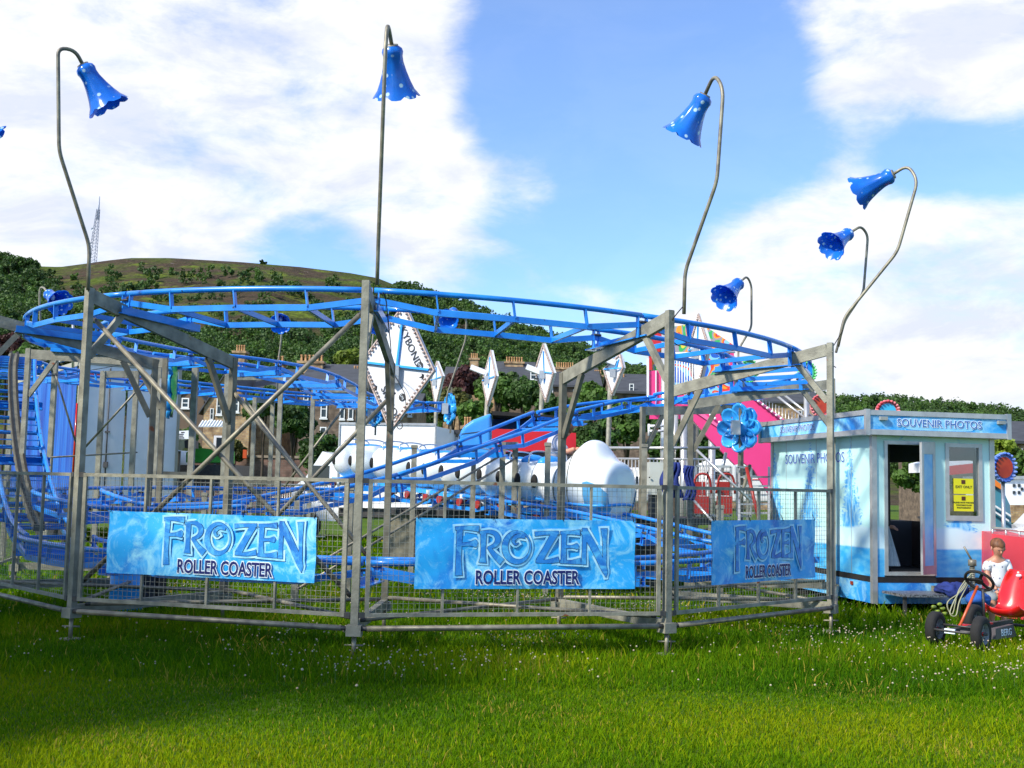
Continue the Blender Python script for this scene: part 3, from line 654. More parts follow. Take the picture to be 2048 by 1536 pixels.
# ================================================================ FLOWER LAMPS
BELL=mat('bell_plastic',(.010,.15,.68),(.015,.24,.86),rough=.22,scale=4,spots=(11,.27,(.62,.86,.97)),trans=.35,coat=.3)
PURP=TUBE
def lobf(r,h,g,t):
    k=abs(math.cos(4*g)); return r*(1-.07*t*(1-k)**1.5)*(1-.03*(1-k)), h-(1-k)**2*.028*max(0,t-.7)/.3
PROF=[(a*1.04,b*.84) for a,b in [(.050,-.01),(.082,.02),(.090,.055),(.082,.10),(.085,.16),(.105,.26),(.132,.36),(.160,.44),(.205,.515)]]
def lamp(pts,tip,label,r=.020,sc_=1.12,name='flower_lamp'):
    """pts: pole joints (base first) ending at the neck of the flower; tip: a point on the flower's axis"""
    pts=[Vector(p) for p in pts]; root=thing(name,pts[0],label,'lamp','blue bell flower lamps on bent poles')
    P=[pts[0]]
    for i in range(1,len(pts)-1):       # rounded bends
        a=pts[i-1];b=pts[i];c=pts[i+1]; d1=(a-b);d2=(c-b); q=min(.10,d1.length*.4,d2.length*.4); q=q if i<3 else min(d1.length,d2.length,.34)*.49
        s=b+d1.normalized()*q; e_=b+d2.normalized()*q
        for k in range(6):
            t=k/5; P.append(s*(1-t)**2+b*2*t*(1-t)+e_*t*t)
    P.append(pts[-1])
    m=MB(); m.tube(P,r,9); m.build('pole',PURP,root)
    ax=(Vector(tip)-pts[-1]).normalized(); m=MB()
    m.lathe([(x*sc_,y*sc_) for x,y in PROF],pts[-1],ax,32,True,lobf); 
    m.lathe([((x-.008)*sc_,y*sc_) for x,y in PROF],pts[-1],ax,32,True,lobf)
    sh=m.build('bell_shade',BELL,root)
    m=MB(); m.tube([pts[-1]-ax*.02,pts[-1]+ax*.025],.055*sc_,10); m.build('collar',TUBE,root)
    m=MB(); m.tube([pts[-1],pts[-1]+ax*.12],.03*sc_,8); m.ell(pts[-1]+ax*.16*sc_,(.04*sc_,.04*sc_,.05*sc_),8,6); m.build('bulb',WHITEG,root)
    return root
def lp(seq): return [at(*s) for s in seq]
lamp(lp([(176,580,11.72),(179,492,11.74),(118,302,11.4),(116,95,11.3),(150,100,11.4),(167,132,11.5)]),at(212,205,11.62),'tall bell flower lamp leaning left from the left front post')
lamp(lp([(754,570,10.88),(756,500,10.8),(767,200,10.35),(771,92,10.3),(775,40,10.38),(784,93,10.62)]),at(791,170,10.80),'tallest bell flower lamp on the central front post')
lamp(lp([(1368,628,11.6),(1370,543,11.6),(1434,362,11.25),(1447,175,11.2),(1428,148,11.4),(1409,192,11.55)]),at(1372,260,11.68),'bell flower lamp leaning right from the right front post, flower facing down left')
lamp(lp([(1676,693,13.97),(1689,634,13.95),(1795,503,13.7),(1836,360,13.6),(1815,330,13.7),(1785,349,13.75)]),at(1730,378,13.95),'bell flower lamp on the far right post, pole bent strongly outwards')
lamp(lp([(1672,705,17.0),(1690,640,17.1),(1727,585,17.1),(1736,470,17.1),(1722,452,17.0),(1699,466,16.8)]),at(1655,497,16.55),'bell flower lamp opening towards the viewer, below the far right one',r=.02)
lamp(lp([(1480,800,20.1),(1476,700,20.2),(1503,655,20.3),(1503,570,20.3),(1494,552,20.2),(1479,565,20.0)]),at(1452,592,19.75),'smaller bell flower lamp over the right end of the blue curve',sc_=1.3)
lamp(lp([(105,745,20.5),(82,672,20.4),(79,600,20.3),(80,575,20.3),(88,575,20.2),(96,588,20.0)]),at(118,604,19.75),'small bell flower lamp at the left in front of the hillside trees',sc_=1.15)
lamp(lp([(556,800,27),(553,745,27),(561,690,27),(564,655,27),(563,628,26.8),(562,634,26.2)]),at(560,652,25.6),'small far bell flower lamp half hidden by the blue rails, left of centre',sc_=1.2)
lamp(lp([(893,812,25.5),(894,790,25.4),(931,680,25.3),(933,638,25.3),(918,622,25.2),(908,622,25)]),at(896,638,24.6),'small far bell flower lamp right of the central post',sc_=1.2)
lamp(lp([(-30,600,13.7),(-80,520,13.6),(-125,330,13.4),(-125,230,13.4),(-105,225,13.5),(-82,248,13.7)]),at(-40,268,13.8),'bell flower lamp beyond the left edge with only its rim in view')
lamp(lp([(738,800,28),(736,745,28),(744,690,28),(748,655,28),(752,632,27.8),(755,640,27.5)]),at(752,660,27),'far bell flower lamp just behind the central post',sc_=1.0)
# cables at the post heads
def cable(pts,label,r=.006,m_=BLACK):
    m=MB(); m.tube(crom(pts,6),r,5); return tag(m.build('cable',m_),label,'cable')
cable(lp([(1365,614,11.5),(1345,640,11.6),(1340,665,11.7),(1348,685,11.7),(1360,692,11.6)]),'black cable looping at the head of the rusty right front post')
cable(lp([(1686,660,13.9),(1668,690,13.9),(1656,705,13.9),(1655,722,13.9),(1672,735,13.85)]),'black cable looping at the head of the far right post')
cable(lp([(766,585,10.8),(772,600,10.9),(776,640,11.2),(782,700,13.3),(782,735,15.3),(800,770,15.4),(810,790,15.4),(812,820,15.4)]),'black cable hanging from the central post to the big diamond sign')
cable(lp([(25,712,20),(80,750,20),(170,742,21),(240,730,22)]),'thin black cable sagging across to the trailer')
cable(lp([(1338,1270,11.5),(1342,1290,11.5),(1332,1330,11.4)]),'short black cable end under the foot of the rusty post')
# ================================================================ FLOWER ROSETTES
PETAL=mat('petal_blue',(.02,.27,.72),(.05,.42,.88),rough=.2,scale=6,coat=.4,trans=.15)
GREENR=mat('petal_green',(.04,.5,.03),rough=.3)
def rosette(c,ax,label,rad=.34,pr=.2,n=8,cy=1.0):
    c=Vector(c); ax=Vector(ax).normalized(); root=thing('flower_light',c,label,'flower light','blue petal flower lights on the back supports')
    a=Vector((0,0,1)).cross(ax).normalized(); b=ax.cross(a)
    for k in range(n):
        g=2*PI*k/n; pc=c+(a*math.cos(g)+b*math.sin(g))*rad; pa=(ax+(a*math.cos(g)+b*math.sin(g))*-.25).normalized(); m=MB()
        m.lathe([(.01,-.03),(pr*.4,-.015),(pr*.75,.02),(pr*.93,.045),(pr,.03),(pr*.98,-.02)],pc,pa,16,True,lambda r,h,g,t,sh=pa.orthogonal().normalized(),rd=(a*math.cos(g)+b*math.sin(g)): (r*(1+.28*abs(math.cos(g-math.atan2(pa.cross(sh).dot(rd),sh.dot(rd))))**2),h+.012*math.cos(g*5)*t)); m.cur=1; m.lathe([(pr*.97,-.03),(pr*.6,-.045),(.01,-.05)],pc,pa,12)
        m.build('petal',[PETAL,GREENR],root)
    m=MB(); m.lathe([(.01,.05),(.1,.04),(.16,0),(.14,-.04)],c,ax,14); m.build('flower_centre',PETAL,root)
    m=MB(); m.box(c+ax*.14,(.14,.14,.24)); m.build('ballast_box',ALU,root)
    m=MB(); m.beam(c+Vector((0,0,-.55)),c+Vector((0,0,.5)),.04,.04); m.build('bracket',GALVD,root)
    return root
rosette(at(1480,856,19.0),(-.75,-.8,0),'large round blue flower light facing the viewer beside the souvenir booth',.245,.145)
rosette(at(346,772,19.6),(-.97,-.25,0),'blue flower light seen edge-on on the left portal frame',.34,.19)
rosette(at(902,818,25.5),(-.92,-.4,0),'edge-on blue flower light with green rim, right of the big diamond sign',.22,.12)
rosette(at(752,824,26.5),(-.75,-.6,0),'far blue flower light partly hidden by the central post',.22,.12)
# ================================================================ DIAMOND SIGNS
DW=mat('sign_white',(.72,.73,.75),(.60,.61,.64),rough=.4,scale=2,rust=(22,.72,(.22,.13,.10)))
BULB=mat('sign_bulb',(.55,.48,.45),(.35,.22,.16),rough=.4,scale=30)
BLK=mat('black_print',(.012,.012,.015),rough=.5)
def diamond(T,Rt,B,Lf,label,post=None,big=False,Y=30,tilt=0.,bb=True):
    """corner pixels with their depths"""
    T,Rt,B,Lf=[at(*q) for q in (T,Rt,B,Lf)]; cen=(T+B+Rt+Lf)/4; root=thing('diamond_sign',cen,label,'diamond sign','white diamond light signs')
    nrm=(Rt-Lf).cross(T-B).normalized(); nrm=nrm if nrm.y<0 else -nrm
    m=MB(); q=[T,Lf,B,Rt]; th=.05 if big else .08
    m.add([x for x in q]+[x-nrm*th for x in q],[(0,1,2,3),(7,6,5,4)]+[(i,4+i,4+(i+1)%4,(i+1)%4) for i in range(4)]); m.build('panel',DW,root)
    e_=MB()
    for i in range(4):
        a,b=q[i],q[(i+1)%4]; e_.beam(a+nrm*.012,b+nrm*.012,.02,.03,up=nrm)
    e_.build('edge_trim',[BULB],root)
    bl=MB(); k=16 if big else 18
    for i in range(4):
        a,b=q[i],q[(i+1)%4]
        for j in range(k):
            p=a.lerp(b,(j+.5)/k); p=p.lerp(cen,.07); bl.ell(p+nrm*.02,(.02,.02,.02) if big else (.026,.026,.026),6,4)
    bl.build('bulb_row',BULB,root)
    s=MB(); s.beam(T.lerp(B,.13)+nrm*.02,cen.lerp(T,-.35 if not big else .0)+nrm*.02,.03,.03,up=nrm); l_,r_=Lf.lerp(cen,.12),Rt.lerp(cen,.12); s.beam(l_+nrm*.025,r_+nrm*.025,.03,.04,up=nrm); s.build('blue_cross_bar',BLUEL,root)
    bx=MB(); bx.box(cen+nrm*.08+Vector((.0,0,-.06 if not big else -.12)),(.13 if big else .16,.08,.24)); bx.build('control_box',ALU,root)
    return root,T,Rt,B,Lf,nrm,cen
r_,T,Rt,B,Lf,nrm,cen=diamond((810,608,15.6),(869,741,15.3),(782,862,15.6),(724,724,15.9),'big white diamond sign with SKYBOND lettering hanging behind the central post',big=True)
nx=nrm; dn=(Rt-T).normalized(); upn=dn.cross(nx); upn=-upn if upn.dot(Vector((1,0,.5)))<0 else upn
def stxt(s,pc,size,dirv,sx=1.):
    d=dirv-nx*dirv.dot(nx); d.normalize(); u=nx.cross(d); text(s,size,pc+nx*.004,d,u,BLK,r_,'lettering',.002,.004,sx=sx)
def onp(fx,fy): # place on the sign face: from centre towards right corner and top corner
    return cen+(Rt-cen)*fx+(T-cen)*fy
stxt('SKYBOND',onp(.26,.36),.155,(Rt-T),1.0)
stxt('SKYBOND',onp(-.02,-.66),.15,(Rt-T)*1.0,1.0)
for fx,fy in ((.60,.05),(.22,-.47)):
    c_=onp(fx,fy); d=(Rt-T).normalized(); u=nx.cross(d); m=MB(); m.prism([(.055*math.cos(k*PI/10),.055*math.sin(k*PI/10)) for k in range(20)],c_+nx*.004,d,u,.003,0); m.build('round_mark',BLK,r_)
    text('LITE',.045,c_+nx*.006,d,u,PWHITE,r_,'lettering',.001,.004)
for fx,fy in ((.72,-.12),(-.52,-.38)):
    c_=onp(fx,fy); u=nx.cross(Vector((1,0,0))); m=MB(); m.prism([(-.04,-.05),(.0,-.02),(.04,-.05),(.025,.0),(.05,.03),(.02,.03),(0,.06),(-.02,.03),(-.05,.03),(-.025,0)],c_+nx*.003,(.8,0,-.6),(.6,0,.8),.003); m.build('leaf_mark',BLK,r_)
def dpost(pxt,yt,pxb,yb,Y,label,lampx=None):
    a=at(pxt,yt,Y); b=at(pxb,yb,Y); b=Vector((b.x,b.y,0)); m=MB(); root=thing('sign_mast',b,label,'mast','masts of the small diamond signs')
    m.tube([b,a],.07,8); m.build('mast_tube',GALV,root)
    if lampx: 
        c=at(lampx,yt-8,Y-.3); m=MB(); m.box(c,(.5,.3,.16),rot=Matrix.Rotation(.35,3,'Y')); m.build('floodlight',WHITE,root); m=MB(); m.beam(a+Vector((-.25,0,-.15)),a+Vector((.2,0,-.15)),.05,.05); m.build('arm',GALVD,root)
    return root
for i,(T_,R_,B_,L_,mast,lx,lb) in enumerate([
 ((982,700,36.4),(993,752,35.6),(975,812,36.4),(965,762,37.2),(977,748,964,905,36.8),956,'narrow white diamond sign left of the tall pink ride, beside the copper tree'),
 ((1087,687,33.4),(1108,746,32.9),(1092,805,33.6),(1070,742,34.2),(1085,748,1076,900,34),1068,'white diamond sign above the blue truck, in front of the grey roofs'),
 ((1241,708,31.5),(1247,735,31.2),(1224,791,31.7),(1207,738,32),(1222,728,1212,900,32),1214,'white diamond sign partly hidden by the sunlit cross beam'),
 ((874,722,42.4),(886,752,41.8),(871,816,42.5),(862,760,43),(874,765,868,900,42.8),None,'farthest white diamond sign close to the big one'),
 ((1398,627,25.6),(1418,690,25.2),(1393,792,25.8),(1377,700,26.2),(1392,712,1392,905,26),None,'tall white diamond sign in front of the colourful ride panel')]):
    diamond(T_,R_,B_,L_,lb); dpost(*mast,'mast carrying the '+lb.replace('diamond sign','diamond'),lx)
# ================================================================ SOUVENIR BOOTH
def forest_print(name,top,bottom):
    """printed wintry wood: pale sky, blue firs, snow bank and blue ice"""
    m=bpy.data.materials.new(name); m.use_nodes=True; t=m.node_tree; p=t.nodes['Principled BSDF']; p.inputs['Roughness'].default_value=.4
    co=t.nodes.new('ShaderNodeTexCoord').outputs['Object']; sp=t.nodes.new('ShaderNodeSeparateXYZ'); t.links.new(co,sp.inputs[0])
    def no(s,st=(1,1,1),d=5,dist=0):
        q=t.nodes.new('ShaderNodeMapping'); q.inputs['Scale'].default_value=st; t.links.new(co,q.inputs[0])
        n=t.nodes.new('ShaderNodeTexNoise'); n.inputs['Scale'].default_value=s; n.inputs['Detail'].default_value=d; n.inputs['Distortion'].default_value=dist; t.links.new(q.outputs[0],n.inputs['Vector']); return n.outputs[0]
    def mx(f,a,b,lo,hi):
        r=t.nodes.new('ShaderNodeMapRange'); t.links.new(f,r.inputs[0]); r.inputs[1].default_value=lo; r.inputs[2].default_value=hi
        k=t.nodes.new('ShaderNodeMix'); k.data_type='RGBA'; t.links.new(r.outputs[0],k.inputs[0])
        for i,v in ((6,a),(7,b)):
            if isinstance(v,tuple): k.inputs[i].default_value=v+(1,)
            else: t.links.new(v,k.inputs[i])
        return k.outputs[2]
    def M(op,a,b):
        n=t.nodes.new('ShaderNodeMath'); n.operation=op
        for i,v in enumerate((a,b)):
            if isinstance(v,(int,float)): n.inputs[i].default_value=v
            else: t.links.new(v,n.inputs[i])
        return n.outputs[0]
    z=sp.outputs[2]
    c=mx(no(2.2,(1,1,.6),4),(.46,.76,.74),(.56,.84,.82),.3,.7)
    trees=mx(no(7,(1,1,.35),7,2.2),(.05,.36,.78),(.34,.68,.86),.42,.62)
    # fir columns: repeat along the wall, wide at the foot
    x=M('ADD',sp.outputs[0],M('MULTIPLY',sp.outputs[1],1.0)); saw=M('ABSOLUTE',M('SUBTRACT',M('FRACT',M('MULTIPLY',x,.95),0),.5),0)
    wdt=M('MULTIPLY',M('SUBTRACT',2.35,z),.20); ed=M('ADD',M('SUBTRACT',wdt,saw),M('MULTIPLY',M('SUBTRACT',no(6,(1,1,2.2),6,1.5),.5),.55))
    c2=mx(ed,c,trees,-.02,.05)
    c2=mx(M('ADD',z,M('MULTIPLY',no(1.2),.3)),mx(no(3,(1,1,1)),(.48,.74,.86),(.62,.82,.86),.4,.6),c2,1.30,1.34)   # snow bank
    c2=mx(M('ADD',z,M('MULTIPLY',no(.8),.05)),mx(no(5,(1,1,2)),(.03,.36,.76),(.12,.50,.80),.4,.6),c2,.92,.95)      # ice
    t.links.new(c2,p.inputs['Base Color']); return m
WRAP=forest_print('printed_winter_wood',0,0); WRAPB=icy('printed_blue_snow',(.006,.11,.50),(.03,.34,.78),(.35,.70,.88),2.0)
GLASS=bpy.data.materials.new('window_glass'); GLASS.use_nodes=True
t=GLASS.node_tree; t.nodes.clear(); o_=t.nodes.new('ShaderNodeOutputMaterial'); gl=t.nodes.new('ShaderNodeBsdfGlossy'); gl.inputs['Roughness'].default_value=.02; tp=t.nodes.new('ShaderNodeBsdfTransparent'); tp.inputs[0].default_value=(.75,.8,.82,1); mx_=t.nodes.new('ShaderNodeMixShader'); mx_.inputs[0].default_value=.13
t.links.new(tp.outputs[0],mx_.inputs[1]); t.links.new(gl.outputs[0],mx_.inputs[2]); t.links.new(mx_.outputs[0],o_.inputs[0])
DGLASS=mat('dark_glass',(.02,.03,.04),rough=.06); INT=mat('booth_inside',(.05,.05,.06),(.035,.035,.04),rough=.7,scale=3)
K=at(1747,1180,15.9); KX,KY=K.x,K.y     # near corner of the wall
u=Vector((.9825,.186,0)); v=Vector((-.186,.9825,0))   # along the door wall, along the long wall
booth=thing('souvenir_booth',(KX,KY,0),'pale blue souvenir photo booth trailer wrapped in a winter forest print, door open','photo booth')
def bp(a,b,z): return Vector((KX,KY,0))+u*a+v*b+Vector((0,0,z))
WL,WD=1.87,3.42; Z0,Z1,ZT=.52,2.50,.15
def slab(m,a0,a1,b0,b1,z0,z1):
    m.hexa([bp(a0,b0,z0),bp(a1,b0,z0),bp(a1,b1,z0),bp(a0,b1,z0),bp(a0,b0,z1),bp(a1,b0,z1),bp(a1,b1,z1),bp(a0,b1,z1)])
m=MB(); t_=.05
DA0,DA1,DZ0,DZ1=.17,.96,.54,2.43; WA0,WA1,WZ0,WZ1=1.12,1.70,1.32,2.42
slab(m,0,DA0,0,t_,Z0,Z1); slab(m,DA1,WA0,0,t_,Z0,Z1); slab(m,WA1,WL,0,t_,Z0,Z1); slab(m,DA0,DA1,0,t_,DZ1,Z1); slab(m,WA0,WA1,0,t_,WZ1,Z1); slab(m,WA0,WA1,0,t_,Z0,WZ0)
m.build('front_wall',WRAP,booth)
m=MB(); slab(m,0,t_,t_,WD,Z0,Z1); m.build('side_wall',WRAP,booth)
m=MB(); # far side walls with openings (the place is seen through them)
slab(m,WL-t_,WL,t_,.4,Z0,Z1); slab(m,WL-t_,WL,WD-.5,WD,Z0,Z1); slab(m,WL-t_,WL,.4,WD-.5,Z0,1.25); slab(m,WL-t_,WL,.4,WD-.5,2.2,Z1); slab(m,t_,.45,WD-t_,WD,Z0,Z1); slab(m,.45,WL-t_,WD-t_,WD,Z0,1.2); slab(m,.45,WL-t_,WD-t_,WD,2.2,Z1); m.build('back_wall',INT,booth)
m=MB(); slab(m,.01,WL-.01,.01,WD-.01,.516,Z0+.02); m.build('floor',DARK,booth)
m=MB(); slab(m,-.012,WL+.012,-.012,WD,ZT,.44); m.build('skirt',WRAPB,booth)
m=MB(); slab(m,-.016,WL+.016,-.016,WD,.441,.515); m.build('black_band',BLACK,booth)
for a_,b_ in ((-.02,-.02),(WL-.05,-.02),(-.02,WD-.05)):
    m=MB(); slab(m,a_,a_+.075,b_,b_+.075,ZT,Z1+.0); m.build('corner_post',ALU,booth)
# fascia: canopy box with printed band
oh=.20; m=MB(); slab(m,-oh,WL+oh*.8,-oh,WD+.1,Z1,Z1+.075); m.build('fascia_rail',ALU,booth)
m=MB(); slab(m,-oh+.02,WL+oh*.8-.02,-oh+.02,WD+.08,Z1+.075,Z1+.275); m.build('fascia_band',WRAPB,booth)
m=MB(); slab(m,-oh,WL+oh*.8,-oh,WD+.1,Z1+.275,Z1+.345); m.build('roof_rail',ALU,booth)
for a_,b_ in ((-oh-.008,-oh-.008),(WL+oh*.8-.05,-oh-.008),(-oh-.008,WD+.05)):
    m=MB(); slab(m,a_,a_+.065,b_,b_+.065,Z1-.01,Z1+.355); m.build('fascia_corner',ALU,booth)
# pale centres of the printed band behind the writing
PALEB=mat('printed_pale_ice',(.33,.66,.88),(.16,.50,.86),rough=.45,scale=5)
def blob(a0,a1,z0,z1,side):
    m=MB(); k=28; pts=[]
    for i in range(k):
        g=2*PI*i/k; x=(a0+a1)/2+(a1-a0)/2*(1+.05*math.sin(g*5))*(abs(math.cos(g))**.45)*(1 if math.cos(g)>0 else -1); y=(z0+z1)/2+(z1-z0)/2*(abs(math.sin(g))**.45)*(1 if math.sin(g)>0 else -1); pts.append((x,y))
    if side==0: m.prism(pts,bp(0,-oh+.018,0),u,(0,0,1),.002)
    else: m.prism([(-x,y) for x,y in reversed(pts)],bp(-oh+.018,0,0),-v,(0,0,1),.002)
    m.build('pale_panel',PALEB,booth)
blob(.36,1.50,Z1+.08,Z1+.27,0); blob(.7,2.9,Z1+.08,Z1+.27,1)
SB=mat('blue_print',(.01,.12,.46),rough=.45)
def booth_txt(s,c,size,ux_,sx,m_=None,sh=True):
    if sh: text(s,size,c,ux_,(0,0,1),PWHITE,booth,'lettering',.001,.004,bold=.008,sx=sx)
    text(s,size,c,ux_,(0,0,1),m_ or SB,booth,'lettering',.001,.007,bold=.0,sx=sx)
booth_txt('SOUVENIR PHOTOS',bp(.93,-oh+.016,Z1+.175),.15,u,.98)
booth_txt('SOUVENIR PHOTOS',bp(-oh+.016,2.05,Z1+.175),.14,-v,1.0)
booth_txt('SOUVENIR PHOTOS',bp(-.001,1.85,2.20),.22,-v,1.05)
# door
m=MB(); 
for a0,a1,z0,z1 in ((DA0,DA0+.05,DZ0,DZ1),(DA1-.05,DA1,DZ0,DZ1),(DA0+.05,DA1-.05,DZ1-.05,DZ1),(DA0+.05,DA1-.05,DZ0,DZ0+.05)): slab(m,a0,a1,-.02,t_+.01,z0,z1)
df=m.build('door_frame',ALU,booth)
# the leaf stands open, hinged on the right, swung towards the viewer
hp=bp(DA1-.05,-.03,0); ang=R(212); dl=(u*math.cos(ang)+v*math.sin(ang)); dl.normalize(); dn_=Vector((0,0,1)).cross(dl)
def dslab(m,s0,s1,z0,z1,th=.035,o=0.):
    a=hp+dl*s0+dn_*o;b=hp+dl*s1+dn_*o; m.hexa([Z(a,z0),Z(b,z0),Z(b+dn_*th,z0),Z(a+dn_*th,z0),Z(a,z1),Z(b,z1),Z(b+dn_*th,z1),Z(a+dn_*th,z1)])
m=MB(); dslab(m,0,.06,DZ0+.03,DZ1-.02); dslab(m,.32,.38,DZ0+.03,DZ1-.02); dslab(m,.06,.32,DZ1-.18,DZ1-.02); dslab(m,.06,.32,DZ0+.03,DZ0+.15); lf=m.build('door_leaf',ALU,booth)
m=MB(); dslab(m,.06,.32,DZ0+.15,DZ1-.18,.02,.008); m.build('door_panel',PALEB,lf)
m=MB(); c_=hp+dl*.34; m.beam(Z(c_,1.36)-dn_*.05,Z(c_,1.36)-dn_*.05-dl*.12,.02,.03); m.beam(Z(c_,1.36)-dn_*.05,Z(c_,1.36),.02,.03); m.build('handle',DARK,lf)
for z in (.9,1.4,1.95):
    m=MB(); m.tube([Z(hp,z),Z(hp,z+.12)],.014,6); m.build('hinge',ALU,lf)
# window
m=MB()
for a0,a1,z0,z1 in ((WA0,WA0+.055,WZ0,WZ1),(WA1-.055,WA1,WZ0,WZ1),(WA0+.055,WA1-.055,WZ1-.055,WZ1),(WA0+.055,WA1-.055,WZ0,WZ0+.07)): slab(m,a0,a1,-.02,t_+.01,z0,z1)
wf=m.build('window',ALU,booth); m=MB(); slab(m,WA0+.055,WA1-.055,.01,.016,WZ0+.07,WZ1-.055); m.build('pane',GLASS,wf)
YEL=mat('yellow_card',(.72,.68,.01),(.66,.62,.01),rough=.6,scale=3)
for z0,z1,tx,sz in ((1.70,1.92,['EXIT ONLY'],.052),(1.455,1.685,['PLEASE NOTE THIS RIDE','CONTAINS FLASH','PHOTOGRAPHY'],.030)):
    nt_o=thing('notice',bp(1.27,-.004,z0),'yellow notice reading EXIT ONLY on the booth window' if len(tx)==1 else 'lower yellow notice about flash photography on the booth window','notice')
    m=MB(); slab(m,1.25,1.56,-.006,-.002,z0,z1); m.build('card',YEL,nt_o)
    m=MB(); slab(m,1.37,1.43,-.010,-.006,z1-.075,z1-.02); m.build('tab',mat('brown_tab',(.09,.03,.01),rough=.6),nt_o)
    for i,l in enumerate(tx): text(l,sz,bp(1.405,-.007,z0+.10-(i-(0 if len(tx)==1 else .6))*.037),u,(0,0,1),BLK,nt_o,'lettering',.001,.001,bold=.0006)
for a_,z in ((.0,Z1+.23),(WL-.04,Z1+.23)):
    m=MB(); slab(m,a_,a_+.11,-oh-.03,-oh+.02,z-.025,z+.025); m.build('marker_light',mat('lens_grey',(.3,.32,.3),rough=.2),booth)
m=MB(); slab(m,-.03,-.017,.55,.62,.36,.41); m.build('side_reflector',mat('amber_lens',(.25,.03,.01),rough=.2),booth)
# seams between the wall sheets
m=MB()
for b_ in (.62,1.75,2.85): m.hexa([bp(-.004,b_,Z0),bp(.0,b_,Z0),bp(0,b_+.008,Z0),bp(-.004,b_+.008,Z0),bp(-.004,b_,Z1),bp(0,b_,Z1),bp(0,b_+.008,Z1),bp(-.004,b_+.008,Z1)])
m.build('seam_strip',ALU,booth)
# inside: counter, seat
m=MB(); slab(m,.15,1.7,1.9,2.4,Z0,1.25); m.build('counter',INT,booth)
m=MB(); slab(m,.58,.66,.7,.78,Z0,2.4); m.build('inner_post',DARK,booth)
step=thing('folding_step',bp(.5,-.4,0),'chequered metal step under the open booth door','step'); m=MB(); slab(m,.1,1.05,-.62,-.05,.30,.335); m.build('tread',mat('chequer_plate',(.32,.33,.35),(.12,.12,.13),rough=.4,metal=.5,scale=38,detail=0,lo=.48,hi=.52),step)
for a_ in (.15,.95):
    m=MB(); slab(m,a_,a_+.04,-.55,-.51,0,.30); m.build('leg',DARK,step)
for b_ in (1.2,2.4):
    for a_ in (.05,WL-.25):
        m=MB(); c0=bp(a_,b_,.3); c1=bp(a_+.18,b_,.3); m.tube([c0,c1],.3,20); m.build('wheel',BLACK,booth)
# hitch, jockey post, navy cover, coiled lead
hit=thing('trailer_hitch',bp(1.5,-.8,0),'trailer drawbar with upright threaded jockey post and looped lead','hitch')
m=MB(); m.beam(bp(.9,-.02,.36),bp(1.45,-1.15,.36),.09,.09); m.build('drawbar',GALVD,hit); m=MB(); m.beam(bp(1.95,-.02,.36),bp(1.5,-1.15,.36),.09,.09); m.build('drawbar',GALVD,hit)
jp=at(1945,1165,14.3); m=MB(); m.tube([Z(jp,.1),Z(jp,.82)],.030,10); 
for i in range(14): m.tube([Z(jp,.45+i*.025),Z(jp,.457+i*.025)],.037,10)
m.build('jockey_post',GALV,hit); m=MB(); m.tube([Z(jp,.80),Z(jp,.88)],.05,10); m.tube([Z(jp,.86),Z(jp,.88)+Vector((-.1,0,.16))],.012,6); m.build('clamp_head',TUBE,hit)
m=MB(); m.tube([Z(jp,.08)+Vector((-.04,0,0)),Z(jp,.08)+Vector((.04,0,0))],.10,16); m.build('jockey_wheel',BLACK,hit)
LEAD=mat('lead_grey',(.32,.32,.2),rough=.6); m=MB(); m.tube(crom([Z(jp,.74),at(1925,1180,14.2),at(1895,1205,14.1),at(1905,1228,14.1),at(1918,1180,14.1),Z(jp,.72)],8),.008,6); m.tube(crom([Z(jp,.70),at(1915,1190,14.0),at(1900,1225,13.9),at(1912,1231,13.9),at(1920,1200,14),Z(jp,.68)],8),.008,6); m.build('lead',LEAD,hit)
plug=MB(); pc=at(1875,1222,13.7); 
for dx,dz in ((0,0),(.07,.03),(.03,.08),(-.05,.05),(.1,-.03)): plug.ell(pc+Vector((dx,dx*.3,dz)),(.036,.03,.022),8,6)
tag(plug.build('work_glove',mat('hi_vis_yellow',(.30,.42,.02),(.05,.07,.02),rough=.6,scale=25)),'yellow green work gloves lying under the trailer drawbar','gloves')
CLO=mat('navy_cloth',(.008,.02,.13),(.015,.035,.20),rough=.85,scale=6,bump=.5,bscale=9)
def drape(c,r,label,nm='cover',mt=CLO,seed=1,cat='cover'):
    m=MB(); m.ell(c,r,28,18); vs=[]
    for x,y,z in m.v:
        p=Vector((x,y,z)); q=p-Vector(c); n_=noise.noise(p*5+Vector((seed,0,0)))*.55-abs(noise.noise(p*9+Vector((0,seed,0))))*.45+noise.noise(p*22)*.07; vs.append(tuple(Vector(c)+q*(1+n_)))
    m.v=vs; return tag(m.build(nm,mt),label,cat)
drape(at(1900,1178,14.4),(.23,.18,.10),'crumpled navy cover thrown over the trailer drawbar')
drape(at(1955,1200,14.1),(.16,.15,.10),'blue cloth bundle behind the steering column of the pedal kart',mt=mat('blue_cloth',(.01,.07,.30),(.015,.1,.4),rough=.8,scale=6),seed=4)
